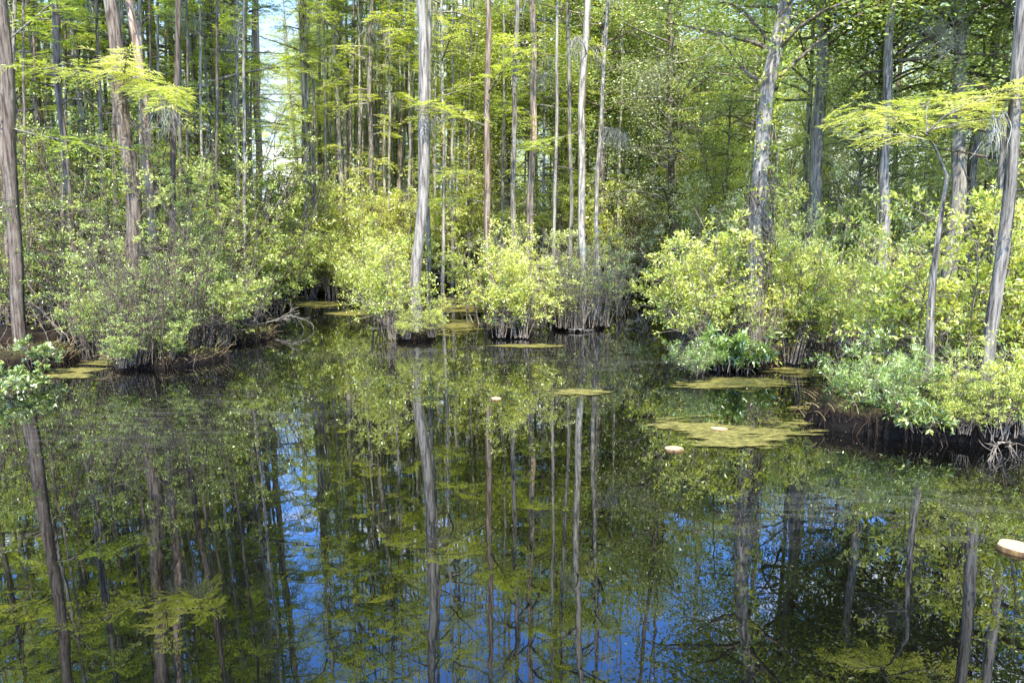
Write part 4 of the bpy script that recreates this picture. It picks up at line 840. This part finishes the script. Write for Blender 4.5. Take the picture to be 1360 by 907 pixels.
# ------------------------------------------------------------------ floating mats, leaf litter, stumps, dead branches
def alg_mat():
    m, t = new_mat('floating_algae'); L = t.links.new
    c = N(t, 'ShaderNodeTexCoord'); mp = N(t, 'ShaderNodeMapping'); mp.inputs['Rotation'].default_value = (0, 0, R(20)); mp.inputs['Scale'].default_value = (1, 3, 1); L(c.outputs['Object'], mp.inputs[0])
    n1 = N(t, 'ShaderNodeTexNoise'); n1.inputs['Scale'].default_value = 11; n1.inputs['Detail'].default_value = 10; n1.inputs['Roughness'].default_value = 0.82; L(mp.outputs[0], n1.inputs[0])
    r = N(t, 'ShaderNodeValToRGB'); e = r.color_ramp.elements; e[0].position = 0.38; e[0].color = (0.03, 0.028, 0.01, 1); e[1].position = 0.66; e[1].color = (0.50, 0.42, 0.13, 1)
    x = e.new(0.5); x.color = (0.20, 0.18, 0.04, 1); L(n1.outputs['Fac'], r.inputs[0])
    b = N(t, 'ShaderNodeBump'); b.inputs['Strength'].default_value = 0.7; b.inputs['Distance'].default_value = 0.01; L(n1.outputs['Fac'], b.inputs['Height'])
    p = N(t, 'ShaderNodeBsdfPrincipled'); p.inputs['Roughness'].default_value = 0.6; L(r.outputs[0], p.inputs['Base Color']); L(b.outputs[0], p.inputs['Normal'])
    at_ = N(t, 'ShaderNodeAttribute', attribute_name='tint'); n3 = N(t, 'ShaderNodeTexNoise'); n3.inputs['Scale'].default_value = 38; n3.inputs['Detail'].default_value = 5; L(mp.outputs[0], n3.inputs[0])
    ma = N(t, 'ShaderNodeMath', operation='ADD'); L(at_.outputs['Fac'], ma.inputs[0]); L(n3.outputs['Fac'], ma.inputs[1])
    mr = N(t, 'ShaderNodeMapRange'); mr.inputs['From Min'].default_value = 0.58; mr.inputs['From Max'].default_value = 1.08; mr.inputs['To Max'].default_value = 0.95; L(ma.outputs[0], mr.inputs[0])
    tr = N(t, 'ShaderNodeBsdfTransparent'); ms = N(t, 'ShaderNodeMixShader'); L(mr.outputs[0], ms.inputs[0]); L(tr.outputs[0], ms.inputs[1]); L(p.outputs[0], ms.inputs[2])
    o = N(t, 'ShaderNodeOutputMaterial'); L(ms.outputs[0], o.inputs[0]); return m
M['alg'] = alg_mat()
def algae(px, py, wpx, hpx, label, seed, thr=0.42, step=0.018):
    c = onw(px, py); a = wpx/2*c[1]/F; b = abs(onw(px, py-hpx/2)[1]-onw(px, py+hpx/2)[1])/2
    nx = int(2*a*1.2/step); ny = int(2*b*1.2/step); x = (np.arange(nx+1)/nx*2-1)*a*1.2; y = (np.arange(ny+1)/ny*2-1)*b*1.2
    X, Y = np.meshgrid(x, y); Xc = (X[:-1, :-1]+X[1:, 1:])/2; Yc = (Y[:-1, :-1]+Y[1:, 1:])/2
    rr = np.sqrt((Xc/a)**2+(Yc/b)**2); dens = fbm(Xc*1.6+seed*5, Yc*5+seed*3, 5)+0.55*(fbm(Xc*9+seed, Yc*26, 3)-0.5)+0.32*(1-rr**2)-0.13
    k = np.argwhere((dens > thr-0.10) & (rr < 1.25)); tv = np.clip((dens[k[:, 0], k[:, 1]]-thr)*3.2, -0.35, 0.6)
    Z = 0.005+0.006*fbm(X*6, Y*12)
    g = G(); i = k[:, 0]*(nx+1)+k[:, 1]; g.add(np.stack([X, Y, Z], -1).reshape(-1, 3), np.stack([i, i+1, i+nx+2, i+nx+1], -1), tv, 0, True)
    o = link('algae_mat', g.mesh('algae_mat', [M['alg']]), None, (c[0], c[1], 0)); tag(o, label, 'algae mat')
algae(955, 573, 165, 42, 'largest ochre algae mat, lying around a sawn stump at right', 1, 0.40)
algae(1050, 562, 100, 26, 'ochre algae mat touching the right end of the largest mat', 2, 0.42)
algae(985, 511, 170, 16, 'long thin ochre algae mat below the vine trunk islet', 3, 0.40)
algae(765, 522, 85, 12, 'small ochre algae mat alone in open water right of centre', 4, 0.40)
algae(1085, 548, 80, 14, 'thin algae mat under the tips of the narrow leaved shrub', 5, 0.44)
algae(610, 430, 95, 30, 'pale green algae film between the two middle islets', 6, 0.47)
algae(610, 402, 120, 22, 'far algae film in the water gap behind the middle islets', 7, 0.45)
algae(420, 405, 95, 10, 'thin pale algae streak at the end of the channel', 8, 0.43)
algae(480, 416, 90, 8, 'thin algae streak in front of the far dark islet', 9, 0.43)
algae(105, 492, 80, 30, 'yellow green algae film in the inlet beside the mossy hummock', 10, 0.45)
#algae(230, 498, 160, 8, 'thin olive algae streak along the left bank', 11, 0.46)
algae(700, 460, 90, 6, 'thin algae streak in front of the red rooted islet', 12, 0.45)
#algae(790, 447, 70, 7, 'small algae streak in front of the dark islet', 13, 0.42)
algae(1050, 492, 90, 16, 'brownish algae mat in the hollow behind the vine islet', 14, 0.42)

n = 5200; g = G(); py = 400+ (rng2.random(n)**2.2)*230; px = rng2.uniform(-60, 1420, n); pts = np.array([onw(a, b_) for a, b_ in zip(px, py)])
sel = fbm(pts[:, 0]*0.5+3, pts[:, 1]*0.8)*1.2+rng2.random(n)*0.25 > 0.78; pts = pts[sel]; ins = ~inside(pts[:, 0], pts[:, 1]); pts = pts[ins]; n = len(pts); pts[:, 2] = 0.004+rng2.random(n)*0.002
g.leaves(pts, unit(rdir(rng2, n, -0.03, 0.03)), np.array([0, 0, 1.])+rng2.normal(0, .05, (n, 3)), rng2.uniform(0.004, 0.02, n)*(pts[:, 1]/9), 0.005, rng2.random(n), 0, 0.02)
M['litter'] = leaf_mat('fallen_leaf_specks', [(0.10, 0.07, 0.03), (0.22, 0.18, 0.08), (0.35, 0.32, 0.12), (0.48, 0.45, 0.3)], 0.1, 0.1)
tag(link('leaf_litter', g.mesh('leaf_litter', [M['litter']])), 'scattered tiny fallen leaves and specks floating on the water', kind='stuff')

def sawn_mat():
    m, t = new_mat('sawn_wood'); L = t.links.new
    c = N(t, 'ShaderNodeTexCoord'); wv = N(t, 'ShaderNodeTexWave', wave_type='RINGS', rings_direction='Z'); wv.inputs['Scale'].default_value = 14; wv.inputs['Distortion'].default_value = 2.5; wv.inputs['Detail'].default_value = 3
    L(c.outputs['Object'], wv.inputs[0]); r = N(t, 'ShaderNodeValToRGB'); r.color_ramp.elements[0].color = (0.42, 0.31, 0.16, 1); r.color_ramp.elements[1].color = (0.56, 0.44, 0.26, 1); L(wv.outputs[0], r.inputs[0])
    p = N(t, 'ShaderNodeBsdfPrincipled'); p.inputs['Roughness'].default_value = 0.8; L(r.outputs[0], p.inputs['Base Color'])
    o = N(t, 'ShaderNodeOutputMaterial'); L(p.outputs[0], o.inputs[0]); return m
M['sawn'] = sawn_mat(); M['stbark'] = plain_mat('wet_stump_bark', (0.08, 0.045, 0.02), (0.30, 0.19, 0.07), 20, 0.8, 0.6, 0.3)
def stump(px, py, wpx, label, seed, h=0.012):
    c = onw(px, py, h); r = wpx/2*c[1]/F; th = np.arange(40)*math.pi/20; nz = r*(1+0.10*(fbm(np.cos(th)*1.5+seed, np.sin(th)*1.5, 3)-0.5)*2+0.03*np.cos(5*th+seed))
    def ring(f, z): return np.stack([nz*f*np.cos(th), nz*f*np.sin(th), np.full(40, z)+0.004*np.cos(th+seed)*f], -1)
    j = np.arange(40); j2 = (j+1) % 40
    def loft(rs):
        V = np.concatenate(rs); Q = np.concatenate([np.stack([k*40+j, k*40+j2, (k+1)*40+j2, (k+1)*40+j], -1) for k in range(len(rs)-1)]); return V, Q
    o = thing('sawn_stump', (c[0], c[1], 0), label, 'stump')
    g = G(); g.add(*loft([ring(1.25, -0.3), ring(1.08, -0.02), ring(1.03, h*0.5), ring(1.02, h-0.004), ring(0.97, h+0.001)]), 0.5, 0, True); link('bark', g.mesh('bark', [M['stbark']]), o)
    g = G(); g.add(*loft([ring(0.97, h+0.002), ring(0.6, h+0.004), ring(0.25, h+0.002), ring(0.01, h+0.002)]), 0.5, 0, True); link('cut_face', g.mesh('cut_face', [M['sawn']]), o)
stump(895, 595, 25, 'pale sawn stump just above the water, left of the largest algae mat', 1)
stump(955, 569, 23, 'pale sawn stump inside the largest algae mat', 2)
stump(1350, 725, 48, 'largest pale sawn stump, cut by the right edge in open water', 3, 0.018)
stump(659, 529, 14, 'tiny pale sawn stump alone in open water near the middle', 4, 0.01)
stump(358, 423, 12, 'small pale stump off the left bank tip', 5, 0.015)

rng = np.random.default_rng(12)
def deadwood(px, py, Y, d, ln, label, seed, r=0.012, lv=2, z=None, name='dead_branch'):
    rng = np.random.default_rng(seed); p = at(px, py, Y) if z is None else onw(px, py, z)
    o = link(name, dead_twigs((0, 0, 0), d, ln, rng, lv, r, M['twig'] if seed in (7, 23, 24, 9) else None), None, p); tag(o, label, 'branch')
deadwood(322, 432, 0, (1, -0.35, -0.05), 1.0, 'pale dead branch fanning into the water off the left bank tip', 1, 0.014, 3, z=0.08)
deadwood(330, 440, 0, (0.7, -0.7, 0.02), 0.9, 'second dead branch reaching toward the viewer from the left bank tip', 2, 0.012, 2, z=0.05)
deadwood(182, 425, 9.5, (0.3, -0.2, -1), 0.45, 'broken white twig hanging in front of the left thicket', 3, 0.010, 2)
deadwood(1152, 445, 7.6, (0.75, 0.25, 0.8), 0.75, 'pale bare stick slanting up out of the narrow leaved shrub', 4, 0.012, 1)
deadwood(1148, 566, 0, (0.15, 0.1, 1), 0.28, 'short pinkish stick standing in the water at the right bank corner', 5, 0.010, 0, z=-0.02)
deadwood(755, 437, 0, (0.4, -0.5, 0.25), 0.35, 'small pale root prongs in front of the dark islet', 6, 0.008, 2, z=0.05)
deadwood(1340, 590, 0, (-0.3, -0.5, 0.3), 0.45, 'reddish roots dipping into the water under the right bank', 7, 0.014, 2, z=0.02)
deadwood(600, 330, 16, (0.8, -0.2, 0.3), 1.0, 'bare grey branch tangle between the islet cypress and the reddish brown trunk', 8, 0.014, 3)
deadwood(60, 470, 10.0, (-0.9, -0.1, 0.5), 0.9, 'dark stick leaning across the inlet by the mossy hummock', 9, 0.012, 1)
deadwood(232, 455, 10.3, (0.5, -0.3, 0.9), 0.8, 'grey dead twig spray standing out of the shaded left bank shrubs', 21, 0.009, 3)
deadwood(290, 425, 11.8, (0.7, -0.4, 0.5), 0.9, 'grey dead branch poking out over the left bank tip shrubs', 22, 0.010, 3)
deadwood(95, 462, 10.6, (-0.3, -0.2, 1), 1.2, 'bare brown sapling stem leaning over the inlet at the left', 23, 0.012, 2)
deadwood(250, 470, 0, (0.3, -0.8, -0.05), 0.5, 'short dark root sprawling into the water along the left bank', 24, 0.012, 2, z=0.06)
deadwood(835, 425, 0, (0.5, -0.6, -0.03), 0.7, 'grey twigs trailing in the water right of the dark islet', 25, 0.009, 3, z=0.08)
deadwood(1110, 470, 0, (-0.3, -0.6, 0.25), 0.7, 'pale twigs reaching out of the dark hollow at right', 26, 0.010, 3, z=0.15)
print('objects', len(bpy.data.objects))
